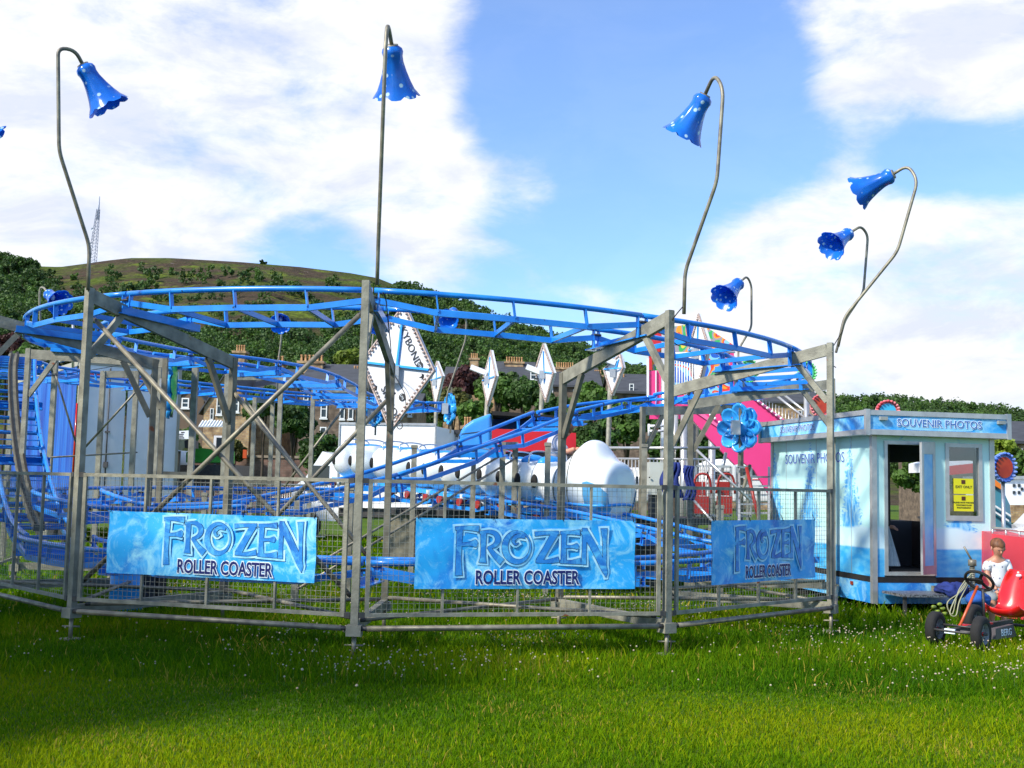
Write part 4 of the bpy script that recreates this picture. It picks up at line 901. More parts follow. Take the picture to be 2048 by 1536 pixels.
# ================================================================ PEOPLE (skin-modified figures)
def figure(parent,J,E,rad,m_,name,sub=2,root=0,org=None):
    """joints (world), edges, radii -> one continuous skinned surface"""
    org=ORG.get(parent.name) if parent else Vector(org)
    me=bpy.data.meshes.new(name); me.from_pydata([tuple(Vector(j)-org) for j in J],E,[]); me.materials.append(m_)
    o=bpy.data.objects.new(name,me); C.objects.link(o)
    if parent: o.parent=parent
    else: o.location=org
    ORG[o.name]=org
    s=o.modifiers.new('skin','SKIN'); s.use_smooth_shade=True
    for i,r in enumerate(rad):
        sv=me.skin_vertices[0].data[i]; sv.radius=(r,r) if not isinstance(r,tuple) else r; sv.use_root=(i==root)
    b=o.modifiers.new('sub','SUBSURF'); b.levels=sub; b.render_levels=sub
    return o
SKIN=mat('skin',(.55,.27,.17),(.50,.23,.14),rough=.5,scale=8); HAIR=mat('brown_hair',(.22,.085,.03),(.10,.035,.014),rough=.6,scale=30,stretch=(1,1,.3))
SHIRT=mat('white_shirt_print',(.74,.74,.74),(.70,.70,.72),rough=.8,scale=5,spots=(20,.24,(.10,.11,.2))); SHORT=mat('pale_shorts',(.42,.48,.52),(.35,.42,.48),rough=.85,scale=9); SHOE=mat('dark_shoe',(.02,.02,.025),rough=.6)
# boy, 1.16 m, standing behind the kart, head bowed towards the seat
by_=14.3; f0=at(1994,1100,by_); bx_=f0.x; B_=lambda x,y,z:(bx_+x*.96,by_+y*.96,z*.965)
boy=thing('person',(bx_,by_,0),'small boy in a white T-shirt looking down beside the red kart seat','person')
HT=1.19
J=[B_(0,0,.56),B_(0,.01,.68),B_(.0,0,.80),B_(0,-.01,.90),B_(0,-.03,.965),B_(-.01,-.06,1.02),B_(-.01,-.075,1.09),B_(-.01,-.07,1.14),
   B_(.11,0,.885),B_(.145,-.03,.74),B_(.12,-.14,.60),B_(.10,-.20,.545),   # left arm (screen right)
   B_(-.12,0,.88),B_(-.155,-.04,.73),B_(-.13,-.15,.60),B_(-.10,-.21,.545),
   B_(.07,0,.52),B_(.08,-.01,.29),B_(.08,.02,.06),B_(.08,-.08,.03),
   B_(-.07,0,.52),B_(-.08,-.01,.29),B_(-.08,.02,.06),B_(-.08,-.08,.03)]
E=[(0,1),(1,2),(2,3),(3,4),(4,5),(5,6),(6,7),(3,8),(8,9),(9,10),(10,11),(3,12),(12,13),(13,14),(14,15),(0,16),(16,17),(17,18),(18,19),(0,20),(20,21),(21,22),(22,23)]
rad=[.085,.08,.085,.075,.036,.065,.085,.06,.045,.034,.027,.022,.045,.034,.027,.022,.06,.045,.032,.028,.06,.045,.032,.028]
figure(boy,J,E,rad,SKIN,'body')
# shirt
J2=[B_(0,0,.53),B_(0,.0,.72),B_(0,0,.82),B_(0,-.01,.905),B_(.115,0,.885),B_(.15,-.025,.765),B_(-.125,0,.88),B_(-.16,-.03,.76)]
figure(boy,J2,[(0,1),(1,2),(2,3),(3,4),(4,5),(3,6),(6,7)],[(.125,.10),(.115,.095),(.12,.095),.075,.062,.058,.062,.058],SHIRT,'shirt')
J3=[B_(0,0,.56),B_(.07,0,.50),B_(.078,-.005,.36),B_(-.07,0,.50),B_(-.078,-.005,.36)]
figure(boy,J3,[(0,1),(1,2),(0,3),(3,4)],[.10,.078,.07,.078,.07],SHORT,'shorts')
m=MB(); rt=Matrix.Rotation(R(26),3,'X'); hc=Vector(B_(-.01,-.045,1.118)); m.ell(hc,(.088,.104,.080),20,14,rt)
m.v=[tuple(Vector(p)+ (Vector((0,0,0)) if (rt.inverted()@(Vector(p)-hc)).z>-.045 or (Vector(p)-hc).y>0 else (hc-Vector(p))*.35)+Vector((0,0,noise.noise(Vector(p)*40)*.010))) for p in m.v]; m.build('hair',HAIR,boy)
fd=rt@Vector((0,-1,0)); fu=rt@Vector((0,0,1)); fc=Vector(B_(-.01,-.075,1.055))
m=MB(); m.ell(fc+fd*.080+fu*.0,(.012,.018,.018),8,6); m.build('nose',SKIN,boy)
for sx_ in (-1,1):
    m=MB(); m.ell(fc+fd*.072+fu*.022+Vector((sx_*.028,0,0)),(.012,.006,.007),8,6); m.build('eye',DARK,boy)
    m=MB(); m.ell(fc+Vector((sx_*.082,.015,.01)),(.010,.018,.026),8,6); m.build('ear',SKIN,boy)
    m=MB(); m.ell(Vector(B_(sx_*.08,-.03,.035)),(.042,.085,.04),12,8); m.build('shoe',SHOE,boy)
m=MB(); m.ell(fc+fd*.072-fu*.028,(.018,.006,.005),8,5); m.build('mouth',mat('lip',(.4,.12,.09),rough=.5),boy)
def hand(parent,w,d,size,m_=SKIN,curl=.5):
    """palm and five fingers from the wrist w along d"""
    w=Vector(w); d=Vector(d).normalized(); s=d.cross(Vector((0,0,1))).normalized(); n_=s.cross(d)
    J=[w,w+d*.35*size,w+d*.5*size]; E=[(0,1),(1,2)]; rad=[.16*size,.2*size,.19*size]
    for k,(o,l) in enumerate(((-.16,.40),(-.055,.46),(.055,.43),(.15,.34))):
        b=len(J); p=w+d*.5*size+s*o*size; J+= [p,p+(d-n_*curl*.5).normalized()*l*.5*size,p+(d-n_*curl*.5).normalized()*l*.5*size+(d*.6-n_*curl).normalized()*l*.5*size]; E+=[(2,b),(b,b+1),(b+1,b+2)]; rad+=[.055*size,.05*size,.04*size]
    b=len(J); J+=[w+d*.15*size+s*.2*size,w+d*.35*size+s*.34*size-n_*.08*size]; E+=[(1,b),(b,b+1)]; rad+=[.06*size,.045*size]
    return figure(parent,J,E,rad,m_,'hand',sub=1)
hand(boy,J[11],(-.1,-.4,-1),.11); hand(boy,J[15],(.1,-.5,-1),.11)
# ride operator leaning over the front car
GREY=mat('grey_sweater',(.52,.52,.56),(.42,.42,.47),rough=.85,scale=9,bump=.3,bscale=20); JEAN=mat('dark_trousers',(.03,.035,.06),rough=.85)
def op(px,py,Y=18.6): return at(px,py,Y)
ft=Vector((op(1112,930).x,18.75,.9))
opr=thing('person',ft,'adult in pale grey jumper leaning over the front train car','person')
J=[op(1106,930),op(1106,905),op(1110,884),op(1117,876),op(1126,870,18.5),op(1132,866,18.45),op(1136,860,18.45),
   op(1116,888,18.3),op(1134,904,18.2),op(1150,897,18.1),
   op(1104,890,18.9),op(1118,908,19.0),op(1136,906,18.9),
   op(1104,940),op(1106,975,18.5),op(1104,1015,18.7),op(1110,940),op(1114,975,18.6),op(1112,1015,18.8)]
E=[(0,1),(1,2),(2,3),(3,4),(4,5),(5,6),(2,7),(7,8),(8,9),(2,10),(10,11),(11,12),(0,13),(13,14),(14,15),(0,16),(16,17),(17,18)]
figure(opr,J,E,[.13,.13,.13,.09,.05,.085,.07,.07,.05,.033,.07,.05,.033,.09,.07,.05,.09,.07,.05],SKIN,'body')
figure(opr,J[:4]+[J[7],J[8],J[10],J[11]],[(0,1),(1,2),(2,3),(2,4),(4,5),(2,6),(6,7)],[.17,.17,.165,.11,.095,.072,.09,.07],GREY,'jumper')
figure(opr,[J[0],J[13],J[14],J[15],J[16],J[17],J[18]],[(0,1),(1,2),(2,3),(0,4),(4,5),(5,6)],[.14,.11,.09,.07,.11,.09,.07],JEAN,'trousers')
m=MB(); m.ell(J[6]+Vector((-.01,.01,.03)),(.105,.115,.10),16,10); m.build('hair',HAIR,opr)
hand(opr,J[9],(1,-.1,-.1),.17); hand(opr,J[12],(1,-.1,-.1),.17)
# attendant seated inside the booth
sp_=bp(.30,1.05,0); S_=lambda a,b,z: bp(.30+a,1.05+b,z)
att=thing('person',sp_,'person in dark clothes seated inside the booth doorway, forearm resting forward','person')
J=[S_(0,0,1.10),S_(0,0,1.30),S_(0,-.02,1.55),S_(0,-.03,1.66),S_(0,-.05,1.76),S_(0,-.06,1.86),S_(.17,-.02,1.55),S_(.24,-.10,1.30),S_(.36,-.32,1.20),S_(-.17,-.02,1.55),S_(-.2,-.08,1.28),S_(-.08,-.3,1.18),
   S_(.12,-.05,1.06),S_(.16,-.45,1.05),S_(.16,-.5,.68),S_(-.12,-.05,1.06),S_(-.1,-.45,1.05),S_(-.1,-.5,.68)]
E=[(0,1),(1,2),(2,3),(3,4),(4,5),(2,6),(6,7),(7,8),(2,9),(9,10),(10,11),(0,12),(12,13),(13,14),(0,15),(15,16),(16,17)]
figure(att,J,E,[.12,.12,.12,.05,.085,.08,.06,.048,.035,.06,.048,.035,.08,.06,.045,.08,.06,.045],SKIN,'body')
DK=mat('dark_jumper',(.012,.016,.045),rough=.85)
figure(att,[J[0],J[1],J[2],J[6],J[7],J[9],J[10]],[(0,1),(1,2),(2,3),(3,4),(2,5),(5,6)],[.155,.15,.14,.08,.062,.08,.062],DK,'jumper')
figure(att,[J[0],J[12],J[13],J[14],J[15],J[16],J[17]],[(0,1),(1,2),(2,3),(0,4),(4,5),(5,6)],[.14,.10,.08,.06,.10,.08,.06],JEAN,'trousers')
m=MB(); m.ell(J[5]+Vector((0,.01,.02)),(.1,.115,.1),16,10); m.build('hair',HAIR,att)
hand(att,J[8],(.6,-1,-.2),.17); hand(att,J[11],(.6,-1,-.2),.17)
m=MB(); m.box(S_(0,.05,.80),(.42,.42,.36)); tag(m.build('stool',INT),'dark seat inside the booth under the seated person','stool')
# towel hanging in the doorway
m=MB(); nx_=14; 
tv=[]
for j in range(10):
    for i in range(nx_+1):
        wd=.10+.16*j/9; tv.append(bp(.24+ (i/nx_-.3)*wd*1.1+j*.006,.02+.022*math.sin(i*1.5)+.1,1.22-j*.062))
m.add(tv,[(j*(nx_+1)+i,j*(nx_+1)+i+1,(j+1)*(nx_+1)+i+1,(j+1)*(nx_+1)+i) for j in range(9) for i in range(nx_)],True)
tag(m.build('towel',mat('pale_towel',(.42,.48,.50),(.34,.40,.44),rough=.9,scale=20)),'pale grey towel hanging in the booth doorway','towel')
# ================================================================ PEDAL KART
RED=RED; RIMG=mat('grey_rim',(.20,.21,.22),(.15,.15,.16),rough=.45,scale=8); ORG_=mat('orange_tube',(.50,.08,.02),rough=.35)
w1=gat(1957,1304); w2=gat(1866,1292)
kart=thing('pedal_kart',(w1.x,w1.y,0),'black framed pedal kart with a red moulded seat and thick rubber tyres','pedal kart')
axd=(w1-w2).normalized()        # along the front axle
fw=Vector((axd.y,-axd.x,0)); fw=fw if fw.y<0 else -fw      # towards the viewer = front
bk=-fw
def wheel(c,label=None,rw=.19,wd=.12,st_=0.):
    ax=(axd*math.cos(st_)+fw*math.sin(st_)).normalized(); c=Vector((c.x,c.y,rw)); m=MB()
    prof=[(rw*.58,-wd/2+.01),(rw*.78,-wd/2),(rw*.93,-wd/2+.012),(rw,-wd*.25),(rw,wd*.25),(rw*.93,wd/2-.012),(rw*.78,wd/2),(rw*.58,wd/2-.01)]
    m.lathe(prof,c,ax,36); wh=m.build('wheel',BLACK,kart)
    m=MB(); m.lathe([(.0,wd*.10),(rw*.15,wd*.14),(rw*.2,wd*.05),(rw*.5,wd*.02),(rw*.56,wd*.38),(rw*.63,wd*.42)],c,ax,24); m.lathe([(rw*.63,wd*.42),(rw*.60,wd/2-.012)],c,ax,24)
    m.lathe([(0,-wd*.1),(rw*.5,-wd*.02),(rw*.62,-wd*.42)],c,ax,24)
    for k in range(10):
        g=2*PI*k/10; a=ax.orthogonal().normalized(); b=ax.cross(a); d_=a*math.cos(g)+b*math.sin(g); m.beam(c+d_*rw*.18+ax*wd*.12,c+d_*rw*.52+ax*wd*.1,.02,.012,up=ax)
    m.build('rim',RIMG,wh); m=MB(); m.tube([c+ax*wd*.1,c+ax*wd*.24],.022,10); m.build('hub_cap',RED,wh)
wheel(w1+bk*.06,st_=-.1); wheel(w2+bk*.06,st_=-.1)
rc=(w1+w2)/2
K_=lambda s,b,z: rc+axd*s+bk*b+Vector((0,0,z))
wheel(K_(.42,1.25,0)); wheel(K_(-.42,1.25,0))
m=MB(); m.tube([K_(-.34,.06,.19),K_(.34,.06,.19)],.016,8); m.tube(crom([K_(-.25,.06,.20),K_(-.18,-.10,.20),K_(.18,-.10,.20),K_(.25,.06,.20)],5),.014,6)
m.beam(K_(0,-.08,.20),K_(0,1.3,.22),.06,.05); m.tube([K_(-.2,.1,.24),K_(.2,.1,.24)],.012,6)
m.tube([K_(-.36,1.25,.19),K_(.36,1.25,.19)],.016,8); m.tube([K_(.02,.62,.22),K_(.02,.60,.62)],.018,8); m.build('chassis',DARK,kart)
m=MB(); m.tube([K_(0,.10,.24),K_(0,.52,.66)],.016,8); m.build('steering_column',ORG_,kart)
sc0=K_(0,.56,.72); sax=(K_(0,.52,.66)-K_(0,.10,.24)).normalized(); m=MB()
a_=sax.orthogonal().normalized(); b_=sax.cross(a_)
m.tube([sc0+(a_*math.cos(g)+b_*math.sin(g))*.155 for g in [2*PI*i/28 for i in range(29)]],.017,8,cap=False); m.tube([sc0-sax*.02,sc0+sax*.01],.045,12)
for k in range(3): g=PI/2+2*PI*k/3; m.beam(sc0,sc0+(a_*math.cos(g)+b_*math.sin(g))*.15,.035,.015,up=sax)
m.build('steering_wheel',BLACK,kart)
# moulded seat
m=MB(); nx_=10; prof=[(.72,.42,.20),(.76,.36,.215),(.88,.335,.22),(1.0,.33,.215),(1.08,.36,.205),(1.13,.46,.20),(1.17,.60,.19),(1.21,.74,.155),(1.23,.83,.10)]
vs=[]
for b,z,hw in prof:
    for i in range(nx_+1):
        s=(i/nx_-.5)*2; rise=.075*abs(s)**3; vs.append(K_(.17+s*hw,b-rise*(1 if z>.45 else .0)*1.0,z+rise*(1 if z<.5 else .2)))
n1_=len(prof); fs=[(j*(nx_+1)+i,j*(nx_+1)+i+1,(j+1)*(nx_+1)+i+1,(j+1)*(nx_+1)+i) for j in range(n1_-1) for i in range(nx_)]
m.add(vs,fs,True); seat=m.build('seat',RED,kart); sm=seat.modifiers.new('th','SOLIDIFY'); sm.thickness=.03; ss=seat.modifiers.new('s','SUBSURF'); ss.levels=1; ss.render_levels=2
m=MB(); m.ell(K_(.17,1.17,.77),(.035,.01,.018),10,6); m.build('badge',PWHITE,kart)
m=MB(); p0=K_(.20,.42,.15); d_=bk; m.hexa([p0-Vector((0,0,.05)),p0-Vector((0,0,.05))+axd*.05,p0-Vector((0,0,.05))+axd*.05+bk*.5,p0-Vector((0,0,.05))+bk*.5,p0+Vector((0,0,.07)),p0+axd*.05+Vector((0,0,.07)),p0+axd*.05+bk*.42+Vector((0,0,.09)),p0+bk*.42+Vector((0,0,.09))]); gd=m.build('chain_guard',mat('dark_red_guard',(.10,.09,.10),rough=.4),kart)
text('BERG',.105,p0+axd*.051+bk*.25+Vector((0,0,.012)),-fw if False else bk,(0,0,1),PWHITE,kart,'lettering',.001,.002,bold=.001)
m=MB(); m.box(K_(0,-.11,.20),(.12,.03,.05),math.atan2(axd.y,axd.x)); m.build('front_badge',PWHITE,kart)
m=MB(); m.box(K_(.10,.5,.26),(.12,.1,.02),math.atan2(axd.y,axd.x)); m.build('pedal',RED,kart); m=MB(); m.box(K_(-.10,.42,.22),(.12,.1,.02),math.atan2(axd.y,axd.x)); m.build('pedal',RED,kart)
# second kart behind: red seat corner at the frame edge
PINKR=mat('red_pvc',(.66,.055,.075),(.60,.04,.055),rough=.45,scale=1.2,bump=.2,bscale=3)
m=MB(); a=at(1984,1068,15.6); b=at(2075,1078,15.0); c=at(2075,1250,15.0); d=at(1984,1242,15.6)
a.z+=0; m.hexa([Z(d,.05),Z(c,.05),Z(c,.05)+Vector((.3,1.6,0)),Z(d,.05)+Vector((.3,1.6,0)),a,b,b+Vector((.3,1.6,.05)),a+Vector((.3,1.6,.05))])
pm_=m.build('ride_apron',PINKR); tag(pm_,'red skirt of the neighbouring ride right of the booth behind the boy','ride skirt')
m=MB(); m.tube([at(1985,1056,15.7),at(2075,1064,15.2)],.02,8); 
for k in range(4): q=at(1985,1056,15.7).lerp(at(2075,1064,15.2),k/3.3); m.tube([q,q-Vector((0,0,.12))],.014,6)
tag(m.build('hand_rail',SILV),'silver rail above the red skirt at the right edge','rail')
# ================================================================ TRAIN
# a plain white caterpillar train of smooth bodied cars (no face)
SHADE=mat('train_white',(.78,.80,.80),(.62,.72,.76),rough=.22,scale=.9,coat=.5,lo=.40,hi=.75)
SEATB=mat('seat_blue',(.015,.26,.72),(.02,.32,.8),rough=.4,scale=4); CHROME=mat('chrome',(.7,.7,.7),rough=.15,metal=.9); RWH=mat('red_wheel',(.30,.02,.015),rough=.4)
def tz(px): return pl([(640,1.83),(720,1.80),(880,1.62),(1060,1.48),(1240,1.40)],px)
def tY(px): return pl([(640,23.6),(700,22.8),(800,21.1),(900,19.7),(1000,18.7),(1080,18.05),(1180,17.45),(1240,17.2)],px)
trk_pts=[]
def tp_(px): 
    Y=tY(px); p=at(px,960,Y); return Vector((p.x,Y,tz(px)))
train_cars=[(690,757),(767,835),(843,905),(905,972) ,(978,1056)]
lab=['last white train car at the left end, nearest the white lorry','white train car with blue seat wells behind the two front posts','white train car crossed by the descending blue track','white train car below the blue truck cab','white train car directly behind the leading one']
def car(pa,pb,label):
    a=tp_(pa);b=tp_(pb); d=(b-a); L_=d.length; d.normalize(); mid=(a+b)/2; s=d.cross(Vector((0,0,1))).normalized(); up=s.cross(d); rot=Matrix((d,-s,up)).transposed()
    root=thing('train_car',mid,label,'train car','cars of the white roller coaster train')
    for k,f in enumerate((-.265,.235)):
        m=MB(); c=mid+d*L_*f+up*.31; m.ell(c,(L_*.275,.43,.37),28,18,rot)
        m.v=[tuple(p) for p in [Vector(q) if (Vector(q)-c).dot(up)<.30 else Vector(q)-up*((Vector(q)-c).dot(up)-.30)*.8 for q in m.v]]
        bd=m.build('body_shell',SHADE,root)
        m=MB(); sc1=c+up*.265; k_=18; m.ell(sc1,(L_*.16,.29,.075),20,8,rot); m.build('seat_well',SEATB,root)
        m=MB(); bc=c; n_=-s if (-s).y<0 else s; m.ell(c+n_*.425+up*(-.0)-d*L_*.02,(.062,.035,.10),14,8,Matrix((d,n_.cross(d)*0+n_,up)).transposed()); m.build('black_button',BLACK,root)
        m=MB(); h_=c+d*L_*.10+up*.24; m.tube(crom([h_+s*.28,h_+s*.25+up*.14-d*.05,h_+up*.18-d*.08,h_-s*.25+up*.14-d*.05,h_-s*.28],5),.013,6); m.build('lap_bar',CHROME,root)
        m=MB(); f_=c+n_*.30-up*.36; m.lathe([(.05,0),(.045,-.09),(.035,-.15),(.0,-.16)],f_,up,10); m.build('foot_stub',SHADE,root)
    m=MB(); m.box(mid-up*.09,(L_*.96,.62,.07),rot=rot); m.build('chassis_deck',BLUEL,root)
    for f in (-.3,.3):
        for sg in (-1,1):
            m=MB(); c=mid+d*L_*f+s*sg*.40-up*.18; m.tube([c-s*.03,c+s*.03],.065,14); m.build('wheel',RWH,root)
    return root,a,b,d,s,up,rot,mid,L_
for (pa,pb),lb in zip(train_cars,lab): car(pa,pb,lb)
# leading car: longer, with a smooth domed nose
root,a,b,d,s,up,rot,mid,L_=None,None,None,None,None,None,None,None,None
a=tp_(1052); b=tp_(1238); d=(b-a); L_=d.length; d.normalize(); mid=(a+b)/2; s=d.cross(Vector((0,0,1))).normalized(); up=s.cross(d); rot=Matrix((d,-s,up)).transposed(); n_=-s if (-s).y<0 else s
lead=thing('train_car',mid,'leading train car with a tall rounded plain white nose at the right end','train car','cars of the white roller coaster train')
for f,hb in ((-.43,1),(-.24,1)):
    m=MB(); c=mid+d*L_*f+up*.31; m.ell(c,(L_*.13,.43,.37),28,18,rot); m.build('body_shell',SHADE,lead)
    m=MB(); m.ell(c+n_*.425-up*.02,(.062,.035,.11),14,8,rot); m.build('black_button',BLACK,lead)
    m=MB(); m.ell(c+up*.27,(L_*.08,.31,.12),16,8,rot); m.build('seat_well',SEATB,lead)
    m=MB(); h_=c+d*L_*.06+up*.25; m.tube(crom([h_+s*.28,h_+s*.25+up*.16,h_+up*.2,h_-s*.25+up*.16,h_-s*.28],5),.014,6); m.build('lap_bar',CHROME,lead)
# nose: loft of cross sections (half width, bottom, top) along the car
secs=[(-.22,.40,-.06,.50),(-.12,.43,-.09,.56),(-.02,.45,-.11,.62),(.06,.46,-.13,.72),(.12,.46,-.14,.86),(.17,.45,-.15,.96),(.22,.44,-.15,1.0),(.28,.44,-.16,.98),(.33,.45,-.17,.88),(.38,.47,-.18,.76),(.43,.48,-.19,.70),(.475,.48,-.19,.68),(.51,.46,-.17,.64),(.528,.38,-.10,.56),(.535,.2,.08,.38)]
m=MB(); n=28; vs=[]
for f,hw,zb,zt_ in secs:
    for j in range(n):
        g=2*PI*j/n; cx=math.copysign(abs(math.cos(g))**.8,math.cos(g)); sy=math.copysign(abs(math.sin(g))**.85,math.sin(g)); wf_=1 if sy<0 else 1-.14*max(0,sy)*max(0,(zt_-.6)/.45)
        vs.append(mid+d*L_*f+s*hw*cx*wf_+up*((zb+zt_)/2+(zt_-zb)/2*sy))
k=len(secs); m.add(vs,[(i*n+j,i*n+(j+1)%n,(i+1)*n+(j+1)%n,(i+1)*n+j) for i in range(k-1) for j in range(n)]+[tuple(range(n))[::-1],tuple(range((k-1)*n,k*n))],True)
ns=m.build('domed_nose',SHADE,lead); sb=ns.modifiers.new('s','SUBSURF'); sb.levels=1; sb.render_levels=2
m=MB(); 
for sg in (-1,1): m.tube(crom([mid+d*L_*-.2+s*sg*.44+up*.02,mid+d*L_*0+s*sg*.475+up*.0,mid+d*L_*.3+s*sg*.475-up*.01,mid+d*L_*.47+s*sg*.46+up*.0,mid+d*L_*.535+s*sg*.25+up*.02,mid+d*L_*.55+up*.03],5),.022,6)
m.build('blue_trim',SEATB,lead)
for fi in (2,4):
    f,hw,zb,zt_=secs[fi]; ring=[]
    for j in range(29):
        g=2*PI*j/28; cx=math.copysign(abs(math.cos(g))**.8,math.cos(g)); sy=math.copysign(abs(math.sin(g))**.85,math.sin(g)); wf_=1 if sy<0 else 1-.14*max(0,sy)*max(0,(zt_-.6)/.45)
        ring.append(mid+d*L_*f+s*(hw*cx*wf_)+up*((zb+zt_)/2+(zt_-zb)/2*sy))
    m=MB(); m.tube(ring,.007,5,cap=False); m.build('seam',GALVD,lead)
PNB=mat('front_panel_blue',(.05,.22,.46),(.10,.34,.58),rough=.3,scale=3); 
for rng0,rng1 in ((-62,6),(174,242)):
    m=MB(); vs=[]; F=[q_ for q_ in secs if .27<q_[0]<.53]; na=12
    for fi,(f,hw,zb,zt_) in enumerate(F):
        e0=6*abs(fi-(len(F)-1)/2)**1.6*.55
        for j in range(na+1):
            g=R(rng0+e0*.6+(rng1-rng0-e0*1.2)*j/na); cx=math.copysign(abs(math.cos(g))**.8,math.cos(g)); sy=math.copysign(abs(math.sin(g))**.85,math.sin(g))
            vs.append(mid+d*L_*f+s*(hw*cx+.012*cx)+up*((zb+zt_)/2+(zt_-zb)/2*sy-.004))
    m.add(vs,[(i*(na+1)+j,i*(na+1)+j+1,(i+1)*(na+1)+j+1,(i+1)*(na+1)+j) for i in range(len(F)-1) for j in range(na)],True); m.build('front_panel',PNB,lead)
m=MB(); m.box(mid+d*L_*.05-up*.19,(L_*.98,.80,.075),rot=rot); m.build('chassis_deck',BLUEL,lead)
for f in (-.2,.12):
    for sg in (-1,1):
        m=MB(); c=mid+d*L_*f+s*sg*.40-up*.30; m.tube([c-s*.035,c+s*.035],.075,16); m.build('wheel',RWH,lead)
m=MB(); m.tube(crom([mid+d*L_*-.3+s*.3+up*.55,mid+d*L_*-.25+up*.70,mid+d*L_*-.3-s*.3+up*.55],6),.014,6); m.build('lap_bar',CHROME,lead)
# platform behind the train
PLT=mat('platform_board',(.045,.045,.05),(.03,.03,.035),rough=.7,scale=4)
a=at(770,1000,21.8); b=at(1300,1000,17.9); dd=(b-a); dd.z=0; dd.normalize(); nn=Vector((-dd.y,dd.x,0)); 
plat=thing('station_platform',(a.x,a.y,0),'dark boarded loading platform under and behind the white train','platform')
m=MB(); p0=Vector((a.x,a.y,0)); p1=Vector((b.x,b.y,0)); m.hexa([Z(p0,1.08),Z(p1,1.08),Z(p1+nn*2.2,1.08),Z(p0+nn*2.2,1.08),Z(p0,1.20),Z(p1,1.20),Z(p1+nn*2.2,1.20),Z(p0+nn*2.2,1.20)]); m.build('deck',PLT,plat)
Ln=(p1-p0).length; k=9
for i in range(k):
    q0=p0+dd*Ln*(i+.02)/k+nn*.1; q1=p0+dd*Ln*(i+.98)/k+nn*.1; m=MB(); m.hexa([Z(q0,.25),Z(q1,.25),Z(q1+nn*.03,.25),Z(q0+nn*.03,.25),Z(q0,1.07),Z(q1,1.07),Z(q1+nn*.03,1.07),Z(q0+nn*.03,1.07)]); m.build('skirt_panel',PLT if i%3 else GALVD,plat)
# ================================================================ RAILINGS AND CONTROL GEAR NEAR THE STATION
def railing(a,b,z0,z1,n,label,r=.012,m_=SILV,top=.02):
    a=Vector(a);b=Vector(b); root=thing('railing',(a.x,a.y,z0),label,'railing','silver bar railings')
    m=MB(); m.tube([Z(a,z1 if not isinstance(z1,tuple) else z1[0]),Z(b,z1 if not isinstance(z1,tuple) else z1[1])],top,8); m.tube([Z(a,z0 if not isinstance(z0,tuple) else z0[0]),Z(b,z0 if not isinstance(z0,tuple) else z0[1])],top*.8,8); m.build('hand_rail',m_,root)
    m=MB()
    for i in range(n+1):
        f=i/n; q=a.lerp(b,f); za=z0 if not isinstance(z0,tuple) else z0[0]+(z0[1]-z0[0])*f; zb_=z1 if not isinstance(z1,tuple) else z1[0]+(z1[1]-z1[0])*f
        m.tube([Z(q,za),Z(q,zb_)],r,5)
    m.build('bars',m_,root); return root
railing(at(1228,960,20.5),at(1420,960,19.5),1.15,2.2,26,'silver bar railing to the right of the train nose')
m=MB(); m.tube([at(1210,896,22),at(1440,896,21)],.03,8); tag(m.build('hand_rail',SILV),'upper silver rail crossing behind the train nose','rail')
cab=thing('control_cabinet',at(1308,990,18.2),'pale grey control cabinet behind the rusty front post','cabinet')
m=MB(); m.box(at(1310,957,18.2),(.22,.35,.52)); m.build('cabinet_body',mat('cabinet_paint',(.50,.52,.46),(.42,.44,.40),rough=.5,scale=3),cab); m=MB(); m.box(at(1299,955,17.99),(.02,.02,.02)); m.build('lock',BLACK,cab)
b0=at(1310,990,18.2); m=MB(); m.box((b0.x,18.25,b0.z/2),(.18,.25,b0.z)); m.build('pedestal',DARK,cab)
def jacket(px,py,Y,label,w_,h_,seed):
    c=at(px,py,Y); m=MB(); n=9; k=10; vs=[]
    for j in range(k+1):
        for i in range(n+1):
            f=i/n-.5; vs.append(c+Vector((f*w_*(.65+.45*j/k)+.03*math.sin(j*.7+seed),.05*math.sin(i*1.9+seed+j*.3)-.02,h_*(.5-j/k))))
    m.add(vs,[(j*(n+1)+i,j*(n+1)+i+1,(j+1)*(n+1)+i+1,(j+1)*(n+1)+i) for j in range(k) for i in range(n)],True)
    o=m.build('hanging_jacket',CLO); q=o.modifiers.new('t','SOLIDIFY'); q.thickness=.03; tag(o,label,'jacket')
jacket(1342,960,16.6,'navy jacket hung on the rail left of the rusty post',.26,.52,1); jacket(1378,966,16.6,'navy jacket hung on the rail right of the rusty post',.16,.50,3)
cable(lp([(1335,860,16.8),(1330,930,16.7),(1338,990,16.6),(1330,1040,16.4)]),'thick dark cable hanging beside the navy jackets',r=.012)
